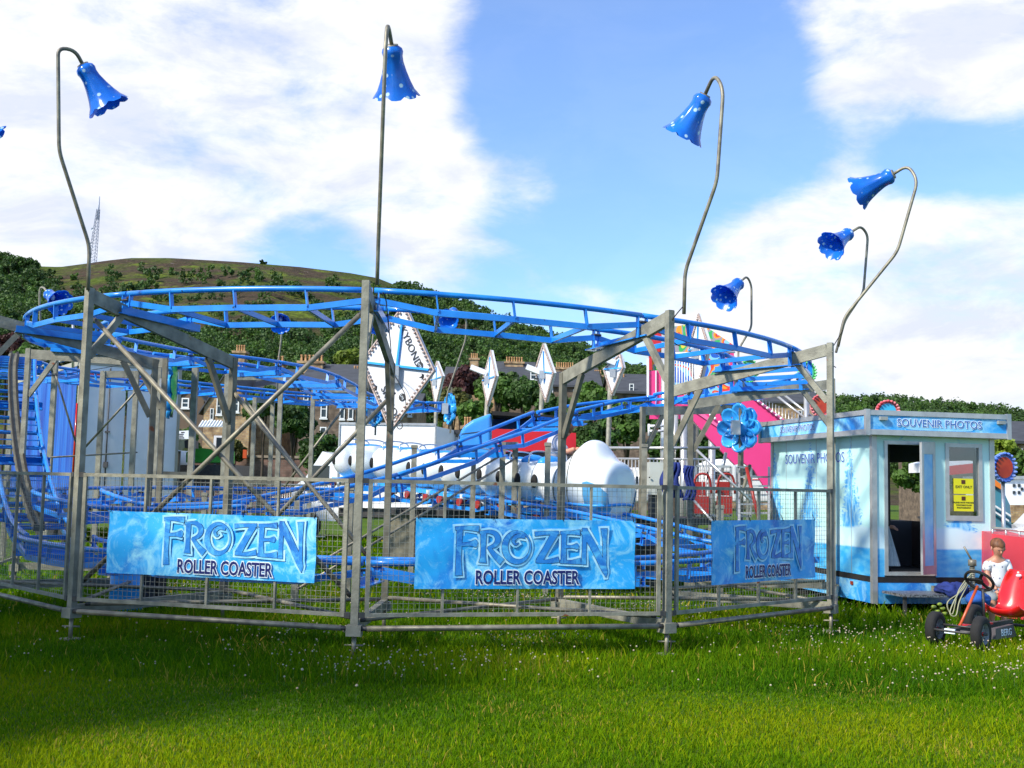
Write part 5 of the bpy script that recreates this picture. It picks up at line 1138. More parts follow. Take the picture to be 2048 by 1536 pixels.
# stair and gate beyond the right banner
st_=thing('access_stair',at(1500,1030,18.8),'aluminium access stair with open treads left of the booth','stair')
m=MB(); 
for i in range(6):
    a=at(1478-i*0,1044-i*18,18.6+i*.22); b=at(1538,1044-i*18,18.6+i*.22); m.beam(a,b,.22,.03)
m.build('treads',ALU,st_)
for pa in (1478,1538):
    m=MB(); m.beam(at(pa,1060,18.4),at(pa,940,19.9),.04,.14); m.build('stringer',ALU,st_)
m=MB(); m.tube([at(1388,895,18.5),at(1500,1000,18.0)],.022,8); m.build('hand_rail',SILV,st_)
m=MB(); m.tube([at(1387,1000,18.5),at(1440,1060,18.2)],.022,8); m.build('hand_rail',SILV,st_)
for (p,q),lb in zip((((1392,932,19.6),(1462,932,19.6)),((1475,934,19.7),(1502,936,19.7))),('mesh gate between the jackets and the stair','narrow mesh gate at the stair head')):
    a=at(*p);b=at(*q); gt=thing('mesh_gate',Z(a,.9),lb,'gate'); m=MB(); z0=a.z-.85; z1=a.z
    m.beam(Z(a,z1),Z(b,z1),.03,.04); m.beam(Z(a,z0),Z(b,z0),.03,.04); m.beam(Z(a,z0),Z(a,z1),.03,.04,up=(1,0,0)); m.beam(Z(b,z0),Z(b,z1),.03,.04,up=(1,0,0)); m.build('gate_frame',SILV,gt)
    m=MB(); n=int((b-a).length/.07)
    for i in range(1,n): q_=a.lerp(b,i/n); m.beam(Z(q_,z0),Z(q_,z1),.006,.006,up=(1,0,0))
    for i in range(1,12): z=z0+(z1-z0)*i/12; m.beam(Z(a,z),Z(b,z),.006,.006)
    m.build('wire_mesh',WIRE,gt)
for p,q,lb,mt_ in (((1493,935,19),(1518,1040,18.6),'red slanting strut beside the access stair',RWH),((1500,930,19.2),(1478,1010,19),'grey slanting strut crossing the red one',GALVD),((1452,905,20),(1440,960,20),'thin silver strut under the pink stair',SILV)):
    m=MB(); m.tube([at(*p),at(*q)],.03,8); tag(m.build('strut',mt_),lb,'strut')
for px,lb in ((1402,'red ride seat nearest the mesh gate'),(1449,'red and orange seat frame left of the stair')):
    m=MB(); c=at(px,1010,19.5); m.box(c,(.24,.2,.3)); m.box(c+Vector((0,.10,.28)),(.2,.06,.24)); m.tube(crom([c+Vector((-.16,-.1,.2)),c+Vector((-.1,-.15,.5)),c+Vector((.1,-.15,.5)),c+Vector((.16,-.1,.2))],4),.02,6); tag(m.build('ride_chair',RWH),lb,'ride seat')
# ================================================================ VEHICLES BEHIND
def obox(m,o,ux,uy,L_,W_,z0,z1):
    o=Vector((o[0],o[1],0)); ux=Vector(ux);uy=Vector(uy); c=[o,o+ux*L_,o+ux*L_+uy*W_,o+uy*W_]; m.hexa([Z(p,z0) for p in c]+[Z(p,z1) for p in c])
def wheel_(m,c,ax,r,w_): m.tube([Vector(c)-Vector(ax)*w_/2,Vector(c)+Vector(ax)*w_/2],r,16)
# curtain trailer, left
CURT=mat('blue_curtain',(.006,.045,.30),(.015,.15,.52),rough=.45,scale=1.6,stretch=(4,4,.25),lo=.35,hi=.7)
TRW=mat('trailer_white',(.78,.77,.78),(.66,.66,.68),rough=.5,scale=1.5,rust=(1.8,.74,(.28,.24,.2)))
co=at(152,900,27.0); ux=Vector((.82,.57,0)).normalized(); uy=Vector((-ux.y,ux.x,0))
tr=thing('curtain_trailer',(co.x,co.y,0),'blue curtain sided lorry trailer with white rear doors and red stripe','trailer'); CO=(co.x,co.y)
m=MB(); 
for i,(s0,s1) in enumerate(((.05,1.10),(1.16,2.4))):
    m=MB(); o=Vector((co.x,co.y,0))+ux*s0; obox(m,o,ux,uy,s1-s0,.05,1.05,4.35); dr=m.build('rear_door',TRW,tr)
    m=MB(); obox(m,o+ux*.04-uy*.006,ux,uy,s1-s0-.08,.004,4.08,4.16); m.build('red_stripe',RED,dr)
    m=MB(); x=.62*(s1-s0); q=o+ux*x-uy*.03; m.tube([Z(q,1.1),Z(q,4.3)],.018,6); m.box(Z(q,1.95),(.10,.05,.14)); m.box(Z(q,2.75),(.12,.04,.04)); m.build('lock_bar',DARK,dr)
m=MB(); o=Vector((co.x,co.y,0)); obox(m,o-ux*.02-uy*.02,ux,uy,.07,.10,.9,4.45); obox(m,o+ux*2.4-uy*.02,ux,uy,.07,.10,.9,4.45); obox(m,o+ux*.05-uy*.02,ux,uy,2.35,.08,4.352,4.46); obox(m,o+ux*.05-uy*.02,ux,uy,2.35,.1,.9,1.04); m.build('rear_frame',mat('trailer_frame',(.30,.28,.22),rough=.5),tr)
m=MB(); vs=[]; n=120; 
for i in range(n+1):
    f=i/n*8; w_=.05*math.sin(f*11)+.03*math.sin(f*23+1)
    for z in (1.0,4.30): vs.append(o+uy*(.1+f)-ux*(.02+w_)+Vector((0,0,z)))
m.add(vs,[(2*i,2*i+1,2*i+3,2*i+2) for i in range(n)],True); m.build('curtain',CURT,tr)
m=MB(); obox(m,o+uy*.1,ux,uy,2.45,8,4.33,4.45); m.build('roof',mat('trailer_roof',(.34,.33,.27),rough=.6),tr)
m=MB(); obox(m,o+uy*.1+ux*.3,ux,uy,2.0,8,.75,.95); m.build('chassis',DARK,tr)
for b_ in (1.0,2.3,3.6):
    for a_ in (.05,2.2): m=MB(); wheel_(m,o+ux*(a_+.12)+uy*b_+Vector((0,0,.48)),ux,.48,.28); m.build('wheel',BLACK,tr)
m=MB(); q=o-ux*.04-uy*.01; m.tube([Z(q,1.6),Z(q,3.4)],.02,6); m.build('red_hose',RED,tr)
m=MB(); m.tube([at(75,735,27.5),at(160,712,27)],.03,6); m.tube([at(146,640,27),at(146,735,27)],.035,6); tag(m.build('aerial_pole',SILV),'thin pole rising above the curtain trailer','pole')
# white box lorry
a=at(679,900,31.5); ux=Vector((.985,-.17,0)); uy=Vector((.17,.985,0)); bl=thing('box_lorry',(a.x,a.y,0),'white box lorry with plain sunlit body behind the train','lorry'); o=Vector((a.x,a.y,0))
m=MB(); obox(m,o,ux,uy,2.72,6,.95,3.25); m.build('box_body',mat('lorry_white',(.88,.88,.87),(.84,.84,.84),rough=.35,scale=1),bl)
m=MB(); 
for p,q in (((0,0),(2.72,0)),): 
    obox(m,o-ux*.03-uy*.03,ux,uy,2.78,.04,3.252,3.32); obox(m,o-ux*.035-uy*.03,ux,uy,.04,.04,.95,3.25); obox(m,o+ux*2.722-uy*.03,ux,uy,.04,.04,.95,3.25)
m.build('edge_trim',ALU,bl)
m=MB(); obox(m,o+uy*.1,ux,uy,2.5,5.6,.7,.93); m.build('chassis',DARK,bl)
cabw=MB(); c0=o-ux*1.5+uy*.3; P=[(0,.55),(1.45,.55),(1.45,2.35),(.9,2.5),(.42,1.75),(.05,1.45)]
cabw.add([c0+ux*x+Vector((0,0,z)) for x,z in P]+[c0+ux*x+uy*2+Vector((0,0,z)) for x,z in P],[tuple(range(6)),tuple(reversed(range(6,12)))]+[(i,6+i,6+(i+1)%6,(i+1)%6) for i in range(6)]); cabw.build('cab',WHITEG,bl)
m=MB(); obox(m,c0+ux*.5-uy*.015,ux,uy,.62,.012,1.62,2.1); m.build('side_window',DGLASS,bl)
for x in (-1.0,1.9): m=MB(); wheel_(m,o+ux*x+uy*.25+Vector((0,0,.42)),uy,.42,.26); m.build('wheel',BLACK,bl)
# white van with roller shutter
a=at(862,900,33.5); vn=thing('shutter_van',(a.x,a.y,0),'cream kiosk van with a grey roller shutter right of the white lorry','van'); o=Vector((a.x,a.y,0))
m=MB(); obox(m,o,(1,0,0),(0,1,0),1.3,4,.4,3.15); m.build('body',mat('van_grey',(.50,.48,.44),rough=.5),vn)
m=MB()
for i in range(14): obox(m,o+Vector((.12,-.03-.012*(i%2),0)),(1,0,0),(0,1,0),.95,.03,1.2+i*.12,1.315+i*.12)
m.build('roller_shutter',mat('shutter',(.42,.44,.47),rough=.45),vn)
m=MB(); obox(m,o+Vector((-.05,-.08,0)),(1,0,0),(0,1,0),1.5,4.1,3.152,3.27); m.build('roof',DARK,vn)
for x in (.25,1.05): m=MB(); wheel_(m,o+Vector((x,-.02,.35)),(0,1,0),.35,.2); m.build('wheel',BLACK,vn)
# blue truck with open fairground body
YT=27.5; a=at(913,960,YT); tk=thing('fairground_truck',(a.x,YT,0),'blue lorry cab with high wind deflector and red side boards','truck')
def q(px,py,Y=YT): return at(px,py,Y)
def prof_prism(m,pts,dep,Y=YT):
    a=[at(x,y,Y) for x,y in pts]; b=[p+Vector((0,dep,0)) for p in a]; k=len(pts); m.add(a+b,[tuple(range(k)),tuple(reversed(range(k,2*k)))]+[(i,k+i,k+(i+1)%k,(i+1)%k) for i in range(k)],False)
m=MB(); prof_prism(m,[(913,960),(914,900),(917,872),(926,853),(945,840),(984,825),(984,960)],2.2); cb_=m.build('cab_shell',mat('truck_blue',(.03,.25,.75),(.05,.33,.85),rough=.25,scale=1,coat=.5),tk); bv=cb_.modifiers.new('b','BEVEL'); bv.width=.10; bv.segments=4
m=MB(); prof_prism(m,[(917,868),(918,869),(980,862),(980,860)],.01,YT-.012); m.build('panel_line',DARK,tk)
m=MB(); prof_prism(m,[(911,868),(916,868),(916,874),(911,874)],.1,YT-.02); m.build('side_marker',BLACK,tk)
m=MB(); prof_prism(m,[(984,822),(988,822),(1110,831),(1110,836),(984,830)],2.3,YT-.05); m.build('roof_frame',BLACK,tk)
m=MB(); prof_prism(m,[(986,831),(1110,837),(1110,858),(986,858)],.05,YT+1.6); m.build('inner_wall',mat('inner_blue',(.02,.12,.4),rough=.6),tk)
m=MB(); prof_prism(m,[(984,857),(1152,866),(1152,900),(984,905)],.06,YT-.1); m.build('side_board',mat('red_board',(.62,.012,.02),(.56,.01,.02),rough=.45,scale=2),tk)
m=MB(); prof_prism(m,[(984,905),(1152,900),(1152,935),(984,945)],2.2,YT); m.build('lower_body',DARK,tk)
for px in (935,1080,1120): m=MB(); c=q(px,985); wheel_(m,(c.x,YT+.15,.5),(0,1,0),.5,.3); m.build('wheel',BLACK,tk)
for x0 in range(4): m=MB(); m.beam(q(1000+x0*30,831,YT+.4),q(1010+x0*30,836,YT+1.2),.03,.03); m.build('roof_bar',ALU,tk)
# parked cars and the small things by the wall at left
def carv(px,Y,L_,label,col,flip=1,zg=0):
    c=at(px,950,Y); x0=c.x; root=thing('parked_car',(x0,Y,zg),label,'car','parked cars'); paint=mat('car_paint',col,rough=.25,coat=.6)
    P=[(0,.3),(0,.75),(.12,.85),(.9,.92),(1.35,1.38),(2.7,1.42),(3.5,.98),(4.1,.88),(4.2,.6),(4.2,.3)]; P=[((x if flip>0 else 4.2-x)*L_/4.2,z) for x,z in P]
    if flip<0: P=P[::-1]
    m=MB(); a=[Vector((x0+x,Y,z+zg)) for x,z in P]; b=[p+Vector((0,1.65,0)) for p in a]; k=len(P); m.add(a+b,[tuple(reversed(range(k))),tuple(range(k,2*k))]+[((i+1)%k,k+(i+1)%k,k+i,i) for i in range(k)]); o=m.build('body',paint,root); bv=o.modifiers.new('b','BEVEL'); bv.width=.05; bv.segments=2
    W=[(1.08,.93),(1.45,1.33),(2.0,1.36),(2.0,.95)],[(2.08,.95),(2.08,1.36),(2.62,1.35),(3.25,.97)]
    for w_ in W:
        m=MB(); pts=[((x if flip>0 else 4.2-x)*L_/4.2,z) for x,z in w_]; m.add([Vector((x0+x,Y-.012,z+zg)) for x,z in pts],[(0,1,2,3)]); m.build('side_window',DGLASS,root)
    for x in (.85,3.35): m=MB(); wheel_(m,(x0+(x if flip>0 else 4.2-x)*L_/4.2,Y+.08,.31+zg),(0,1,0),.31,.22); m.build('wheel',BLACK,root)
carv(600,52,3.8,'silver car parked before the boundary wall, left of the white lorry',(.35,.38,.42))
carv(2010,29,4.2,'white estate car behind the booth at the right edge',(.6,.6,.62))
tc_=thing('utility_vehicle',at(345,940,30),'green and black utility vehicle parked in front of the stone house','utility vehicle')
GRN=mat('green_paint',(.03,.30,.03),(.05,.4,.04),rough=.4,scale=2)
m=MB(); prof_prism(m,[(372,905),(395,895),(440,900),(440,925),(372,925)],1.6,30); m.build('bonnet',GRN,tc_)
m=MB(); prof_prism(m,[(325,885),(340,884),(350,925),(352,965),(325,965)],1.6,30.2); m.build('side_panel',WHITE,tc_)
m=MB(); prof_prism(m,[(345,930),(470,930),(470,975),(345,975)],1.8,30); m.build('underbody',DARK,tc_)
for px in (355,440): m=MB(); c=at(px,975,29.9); wheel_(m,(c.x,29.9,.38),(0,1,0),.38,.25); m.build('wheel',BLACK,tc_)
hb=thing('machine_head',at(356,890,29),'cream box with a dark grille raised on a pole','machine box'); m=MB(); prof_prism(m,[(344,879),(368,879),(369,895),(362,901),(344,899)],.6,29); m.build('cream_case',mat('cream_case',(.55,.52,.33),rough=.5),hb); m=MB(); prof_prism(m,[(369.5,880),(384,880),(384,896),(369.5,896)],.6,29.02); m.build('grille',DARK,hb); m=MB(); m.tube([at(358,902,29.3),Z(at(358,902,29.3),0)],.05,8); m.build('pole',GALVD,hb)
sg=thing('display_board',at(445,900,33),'upright display board with dark screen in a white frame','display'); 
m=MB(); prof_prism(m,[(428,871),(462,872),(461,900),(426,899)],.15,33); m.build('white_frame',WHITE,sg); m=MB(); prof_prism(m,[(433,875),(457,876),(456,897),(432,896)],.01,32.985); m.build('screen',DGLASS,sg)
for px in (431,457): m=MB(); p=at(px,900,33.1); m.tube([p,Z(p,0)],.04,6); m.build('leg',DARK,sg)
ns_=thing('notice_board',at(364,870,40),'small white notice board on a post near the sheds','notice board'); m=MB(); prof_prism(m,[(353,862),(377,861),(377,878),(353,878)],.06,40); m.build('board',WHITE,ns_); 
m=MB()
for i,(x0,x1) in enumerate(((362,369),(355,367),(355,366),(355,368))): prof_prism(m,[(x0,864.0+i*3.6),(x1,863.8+i*3.6),(x1,865.6+i*3.6),(x0,865.8+i*3.6)],.004,39.99)
m.build('printed_lines',BLK,ns_)
m=MB(); p=at(365,878,40.05); m.tube([p,Z(p,0)],.04,6); m.build('post',WHITE,ns_)
ob=MB(); ob.box(at(490,908,37),(.12,.1,.28)); ob.box(at(490,901,37),(.09,.08,.05)); tag(ob.build('orange_box',ORG_),'small orange box standing by the stone wall','box')
# ================================================================ BOUNDARY WALL, HEDGE AND HOUSES
def stone(name,c1,c2,mortar,scale=1.8,sq=.5):
    m=bpy.data.materials.new(name); m.use_nodes=True; t=m.node_tree; p=t.nodes['Principled BSDF']; p.inputs['Roughness'].default_value=.9
    co=t.nodes.new('ShaderNodeTexCoord').outputs['Object']; ad=t.nodes.new('ShaderNodeSeparateXYZ'); t.links.new(co,ad.inputs[0]); s=t.nodes.new('ShaderNodeMath'); t.links.new(ad.outputs[0],s.inputs[0]); t.links.new(ad.outputs[1],s.inputs[1])
    cb2=t.nodes.new('ShaderNodeCombineXYZ'); t.links.new(s.outputs[0],cb2.inputs[0]); t.links.new(ad.outputs[2],cb2.inputs[1])
    b=t.nodes.new('ShaderNodeTexBrick'); b.inputs['Scale'].default_value=scale; b.inputs['Color1'].default_value=c1+(1,); b.inputs['Color2'].default_value=c2+(1,); b.inputs['Mortar'].default_value=mortar+(1,); b.inputs['Mortar Size'].default_value=.025; b.inputs['Bias'].default_value=.0; t.links.new(cb2.outputs[0],b.inputs['Vector'])
    n=t.nodes.new('ShaderNodeTexNoise'); n.inputs['Scale'].default_value=2.6; n.inputs['Detail'].default_value=6; t.links.new(co,n.inputs['Vector'])
    r=t.nodes.new('ShaderNodeMapRange'); t.links.new(n.outputs[0],r.inputs[0]); r.inputs[1].default_value=.4; r.inputs[2].default_value=.7
    k=t.nodes.new('ShaderNodeMix'); k.data_type='RGBA'; t.links.new(r.outputs[0],k.inputs[0]); t.links.new(b.outputs[0],k.inputs[6]); k.inputs[7].default_value=tuple(x*.45 for x in c2)+(1,); t.links.new(k.outputs[2],p.inputs['Base Color']); return m
ST1=stone('honey_stone',(.50,.34,.16),(.32,.19,.10),(.34,.28,.2)); ST2=stone('dark_stone',(.20,.145,.10),(.12,.085,.06),(.16,.12,.09)); ST3=stone('wall_stone',(.17,.09,.07),(.11,.065,.05),(.14,.1,.08),2.2)
SLATE=mat('roof_slate',(.055,.06,.07),(.035,.038,.045),rough=.75,scale=1.5,stretch=(1,1,6)); POT=mat('chimney_pot',(.46,.27,.12),(.36,.18,.08),rough=.8,scale=4); WFR=mat('window_white',(.72,.73,.72),rough=.5)
m=MB(); a=at(335,930,56); b=at(705,930,54); m.beam(Vector((a.x,a.y,1.35)),Vector((b.x,b.y,1.35)),.4,2.7); m.cur=1; m.beam(Vector((a.x,a.y,2.76)),Vector((b.x,b.y,2.76)),.55,.12)
tag(m.build('boundary_wall',[ST3,mat('coping',(.2,.16,.12),rough=.9)]),'reddish rubble boundary wall running in front of the stone houses','wall')
def window(x,z,w_,h_,Y,parent,bars=1):
    m=MB(); t_=min(.09,w_*.16); m.box((x,Y-.03,z+h_/2-t_/2),(w_,.08,t_)); m.box((x,Y-.03,z-h_/2+t_/2),(w_,.08,t_)); 
    for s_ in (-1,1): m.box((x+s_*(w_/2-t_/2),Y-.03,z),(t_,.08,h_-2*t_))
    m.box((x,Y-.025,z),(w_-2*t_,.05,t_*.7)); m.box((x,Y-.03,z-h_/2-.06),(w_*1.25,.2,.08)); f=m.build('window',WFR,parent)
    m=MB(); m.box((x,Y-.004,z),(w_-2*t_,.012,h_-2*t_)); m.build('pane',DGLASS,f)
def chimney(x,y,z0,z1,n,w_,parent,mt=ST1,dep=.8):
    m=MB(); m.box((x,y,(z0+z1)/2),(w_,dep,z1-z0)); m.box((x,y,z1+.08),(w_+.22,dep+.2,.16)); ch_=m.build('chimney',mt,parent)
    for i in range(n):
        px_=x+(i-(n-1)/2)*(w_-.25)/max(1,n-1) if n>1 else x
        q_=min(1.,(w_/max(1,n))*.38/.14); m=MB(); m.lathe([(.13*q_,0),(.15*q_,.03),(.115*q_,.08),(.10*q_,.36),(.13*q_,.39),(.13*q_,.44),(.08*q_,.44)],(px_,y,z1+.16),n=10); m.build('pot',POT,ch_)
def house(pl_,pr,ye,yr,Y,dep,label,wins,chs,mt=ST1,gable=False,parapet=False,ybase=960):
    a=at(pl_,ye,Y); b=at(pr,ye,Y); ze=(a.z+b.z)/2; c=at((pl_+pr)/2,yr,Y+(0 if gable else dep/2)); zr=c.z; x0,x1=a.x,b.x
    root=thing('stone_house',(x0,Y,0),label,'house','stone houses below the hill')
    m=MB(); m.box(((x0+x1)/2,Y+dep/2,ze/2),(x1-x0,dep,ze)); 
    if gable: m.add([(x0,Y,ze+.002),(x1,Y,ze+.002),((x0+x1)/2,Y,zr),(x0,Y+dep,ze+.002),(x1,Y+dep,ze+.002),((x0+x1)/2,Y+dep,zr)],[(0,1,2),(5,4,3)])
    m.build('wall',mt,root)
    m=MB(); e=.3
    if gable:
        xm=(x0+x1)/2; sl=(zr-ze)/((x1-x0)/2)
        for s_,xe in ((-1,x0),(1,x1)):
            q=[(xe+s_*e,Y-.15,ze-e*sl),(xm,Y-.15,zr),(xm,Y+dep,zr),(xe+s_*e,Y+dep,ze-e*sl)]
            if s_>0: q=q[::-1]
            m.add(q+[(x,y,z+.14) for x,y,z in q],[(0,1,2,3),(7,6,5,4),(0,4,5,1),(1,5,6,2),(2,6,7,3),(3,7,4,0)])
    else:
        P=[(Y-.3,ze-.1),(Y+dep/2,zr),(Y+dep+.3,ze-.1),(Y+dep+.3,ze+.06),(Y+dep/2,zr+.16),(Y-.3,ze+.06)]
        k=6; m.add([(x0-.2,y,z) for y,z in P]+[(x1+.2,y,z) for y,z in P],[tuple(range(k)),tuple(reversed(range(k,2*k)))]+[(i,k+i,k+(i+1)%k,(i+1)%k) for i in range(k)])
        m.cur=1; m.add([(x0,Y,ze),(x0,Y+dep,ze),(x0,Y+dep/2,zr)],[(0,1,2)]); m.add([(x1,Y,ze),(x1,Y+dep,ze),(x1,Y+dep/2,zr)],[(2,1,0)])
    m.build('roof',[SLATE,mt],root)
    for wx,wy,ww,wh in wins:
        c=at(wx,wy,Y); k=Y/FPX; window(c.x,c.z,ww*k,wh*k,Y,root)
    for cx_,cyt,cyb,n,cw in chs:
        k=(Y+dep*.4)/FPX; t_=at(cx_,cyt,Y+dep*.4); b_=at(cx_,cyb,Y+dep*.4); chimney(t_.x,t_.y,b_.z,t_.z-.60,n,cw*k,root,ST1)
    return root
house(408,500,815,740,72,9,'honey coloured stone house with a steep gable and tall sash windows',[(439,812,11,34),(471,808,15,32),(424,828,7,22)],[(482,690,745,4,22)],gable=True)
house(496,560,800,752,74,9,'honey stone wing with a slate roof behind the bright leafy tree',[(512,805,12,30)],[],mt=ST1)
house(355,408,800,770,80,8,'low brown house with white windows left of the honey stone gable',[(371,806,15,20)],[],mt=mat('brown_render',(.13,.09,.06),(.1,.07,.05),rough=.9,scale=1),gable=True)
house(600,735,772,733,70,10,'tall dark stone villa with chimneys behind the white lorry',[(648,818,13,36),(685,818,10,40),(702,818,10,40),(646,876,13,44),(612,800,10,28)],[(562,712,745,2,15),(624,710,748,6,48),(718,732,770,4,24)],mt=ST2)
house(500,640,762,742,88,8,'long slate roofed house just visible above the wavy track',[(560,775,12,14)],[],mt=ST2)
house(735,835,812,790,75,8,'low slate roofed outbuilding above the white lorry',[(820,825,8,14)],[],mt=ST1)
house(888,990,775,738,95,10,'stone house with a big tapered chimney stack right of centre',[(968,790,8,16)],[(949,707,745,4,17)])
house(990,1068,765,727,92,10,'dark roofed house with a wide row of chimney pots right of the copper tree',[(1033,782,9,18)],[(1029,714,745,7,36)],mt=ST2)
house(1068,1200,772,738,88,10,'long dark stone terrace with a white dormer between two diamond signs',[(1067,750,13,20),(1102,778,8,20),(1150,790,8,22)],[(1130,725,752,8,38),(1196,740,765,4,17)],mt=ST2)
house(1225,1300,785,752,82,9,'dark stone house with a gabled dormer left of the pink ride',[(1263,775,9,15)],[(1245,748,770,2,12)],mt=ST2)
house(1480,1640,805,768,95,10,'grey roofed terrace seen beyond the pink stair railings',[(1520,830,8,18),(1600,830,8,18)],[(1510,765,800,4,20),(1560,775,800,3,16)],mt=ST1)
house(2020,2120,885,848,70,10,'house with an orange tiled roof at the far right edge',[(2040,905,8,16)],[(2034,862,895,2,12)],mt=ST1)
house(1900,1985,895,868,60,8,'dark cottage seen through the booth window',[(1905,905,7,16)],[],mt=ST2)
for px,lb in ((936,'small low stone cottage chimney above the hedge left'),(1049,'short wide chimney stack with a row of pots above the blue truck')):
    c=at(px,828,52 if px>1000 else 55); root=thing('chimney_stack',(c.x,c.y,0),lb,'chimney'); chimney(c.x,c.y,0,c.z-.75,7 if px>1000 else 3,.8 if px>1000 else .5,root,ST1,.6)
# glass house and hedge
gh=thing('greenhouse',at(418,850,58),'small greenhouse with a white glazed roof below the stone gable','greenhouse'); m=MB()
for i in range(9):
    x=398+i*6; m.beam(at(x,853,58),at(x+8,841,59.5),.06,.06)
m.build('glazing_bar',WFR,gh); m=MB(); m.add([at(396,854,58),at(448,854,58),at(456,842,59.6),at(404,842,59.6)],[(0,1,2,3)]); m.build('glass_roof',mat('pale_glass',(.5,.6,.62),rough=.1),gh)
m=MB(); a=at(398,855,58); b=at(446,855,58); m.beam(Z(a,1.2),Z(b,1.2),.15,a.z-1.5 if a.z>3 else 2.4); m.build('wall',ST1,gh)
rs=np.random.default_rng(77); HV=[];HI=[]
for i in range(46):
    px=625+i*1.1+rs.uniform(-3,3) if i<26 else rs.uniform(620,690); c=at(px,905+rs.uniform(-14,22),50+rs.uniform(-1,1)); V_,I_=leafcloud(rs,tuple(c),.7,6,30,.07); HV.append(V_);HI.append(I_)
tag(quads_obj('hedge',np.concatenate(HV),np.concatenate(HI),LD),'dark clipped hedge beside the white lorry cab','hedge')
# ================================================================ TREES NEAR THE HOUSES
def tr_at(px,yt,yb,Y,mats,label,seed,rad_px=None,leaf=.15,nl=60,ncl=60,**k):
    leaf*=.72; nl=int(nl*1.6)
    t_=at(px,yt,Y); r=(rad_px or 40)*Y/FPX; zb=0.0; tree((t_.x,Y,zb),r,t_.z,mats,label,seed=seed,leaf=leaf,nl=nl,ncl=ncl,**k)
tr_at(530,775,925,50,LG,'bright ivy like tree before the honey stone house',21,38,leaf=.12,nl=90,ncl=80)
tr_at(590,805,925,50,LD,'darker round tree beside the bright one, before the dark villa',22,40,leaf=.12,nl=90,ncl=80)
tr_at(708,700,800,98,LY,'yellow green round tree above the dark villa roof',23,36,leaf=.26)
tr_at(655,722,800,100,LG,'small tree between the villa chimneys on the skyline',24,28,leaf=.26)
tr_at(428,742,800,90,LG,'green tree left of the stone gable',25,30,leaf=.24)
tr_at(370,860,900,54,LG,'rough bush before the low brown house',26,36,leaf=.12)
tr_at(470,880,920,54,LO,'olive shrub beside the greenhouse',27,24,leaf=.12)
tr_at(925,735,800,84,LR,'dark copper leaved tree above the blue truck',28,42,leaf=.2)
tr_at(905,775,900,66,LO,'olive green tree below the copper tree',29,40,leaf=.17)
tr_at(1000,745,900,72,LG,'large green tree behind the left narrow diamond sign',30,46,leaf=.17,nl=75)
tr_at(1050,755,900,70,LD,'dense dark green tree between the two central diamond signs',31,42,leaf=.17,nl=75)
tr_at(960,800,900,62,LG,'round green shrub tree just above the blue truck cab',32,40,leaf=.15)
tr_at(1110,790,905,64,LD,'dark tree behind the descending blue track',33,40,leaf=.15)
tr_at(1185,765,900,66,LG,'round green tree right of the long terrace',34,45,leaf=.15,nl=75)
tr_at(1255,800,900,58,LG,'green tree left of the pink ride base',35,52,leaf=.14,nl=75)
tr_at(1195,840,900,52,LD,'dark lower tree behind the train nose',36,46,leaf=.13)
tr_at(1350,835,950,48,LD,'dark tree under the pink stair',37,50,leaf=.12)
tr_at(1430,850,950,46,LD,'dark tree below the blue flower light',38,40,leaf=.12)
tr_at(2000,875,990,44,LY,'yellow green tree at the right edge behind the booth',39,44,leaf=.11,nl=90)
tr_at(2050,905,990,42,LG,'green tree cut by the right edge',40,36,leaf=.11)
tr_at(1850,880,990,55,LG,'tree seen through the open booth door',41,60,leaf=.14)
tr_at(110,700,800,95,LO,'olive tree above the curtain trailer roof',42,32,leaf=.25)
tr_at(60,690,800,92,LG,'green tree at the left behind the lift top',43,36,leaf=.25)
tr_at(20,665,800,110,LR,'reddish brown tree at the far left edge',44,40,leaf=.3)
tr_at(180,722,800,90,LG,'small green tree behind the rusty left post',45,24,leaf=.24)
for i,(px,yt,rp,Y,lb) in enumerate([(20,512,26,560,'broad tree on the left skyline'),(42,514,18,560,'round tree at the end of the left skyline wood'),(68,519,12,560,'small tree standing apart on the left skyline'),(526,519,7,640,'tiny lone tree on the hill crest'),(800,570,14,600,'skyline tree right of the central post'),(850,578,16,600,'bushy skyline tree on the descending ridge'),(1000,630,12,600,'skyline tree above the big diamond sign'),(1747,792,13,420,'round topped tree sticking up above the booth roof'),(1945,805,9,400,'small tree on the far right ridge')]):
    t_=at(px,yt,Y); rr_=rp*Y/FPX; tree((t_.x,Y,t_.z-rr_*2.1),rr_,rr_*2.1,LD,lb,seed=60+i,ncl=26,nl=30,leaf=.5 if rp>10 else .35)
# ================================================================ HILL MAST
b=at(184,527,640); ms=thing('radio_mast',b,'lattice radio mast with a tapering tip on the hill crest','mast'); m=MB(); H_=at(190,418,640).z-b.z; n=16
for i in range(n):
    w0=1.6*(1-i/n)*.75+.7; w1_=1.6*(1-(i+1)/n)*.75+.7; z0=b.z+H_*i/n; z1=b.z+H_*(i+1)/n; x=b.x+1.9*i/n; x2=b.x+1.9*(i+1)/n
    c0=[Vector((x+sx*w0,640+sy*w0,z0)) for sx,sy in ((-1,-1),(1,-1),(1,1),(-1,1))]; c1=[Vector((x2+sx*w1_,640+sy*w1_,z1)) for sx,sy in ((-1,-1),(1,-1),(1,1),(-1,1))]
    for k in range(4): m.beam(c0[k],c1[k],.22,.22); m.beam(c0[k],c1[(k+1)%4],.14,.14); m.beam(c0[k],c0[(k+1)%4],.12,.12)
m.build('lattice',mat('mast_steel',(.22,.25,.33),rough=.5),ms); m=MB(); tp=Vector((b.x+1.9,640,b.z+H_)); m.tube([tp-Vector((0,0,6)),tp+Vector((.3,0,7.5))],[.75,.3],8); m.build('antenna',mat('antenna_grey',(.35,.38,.45),rough=.5),ms)
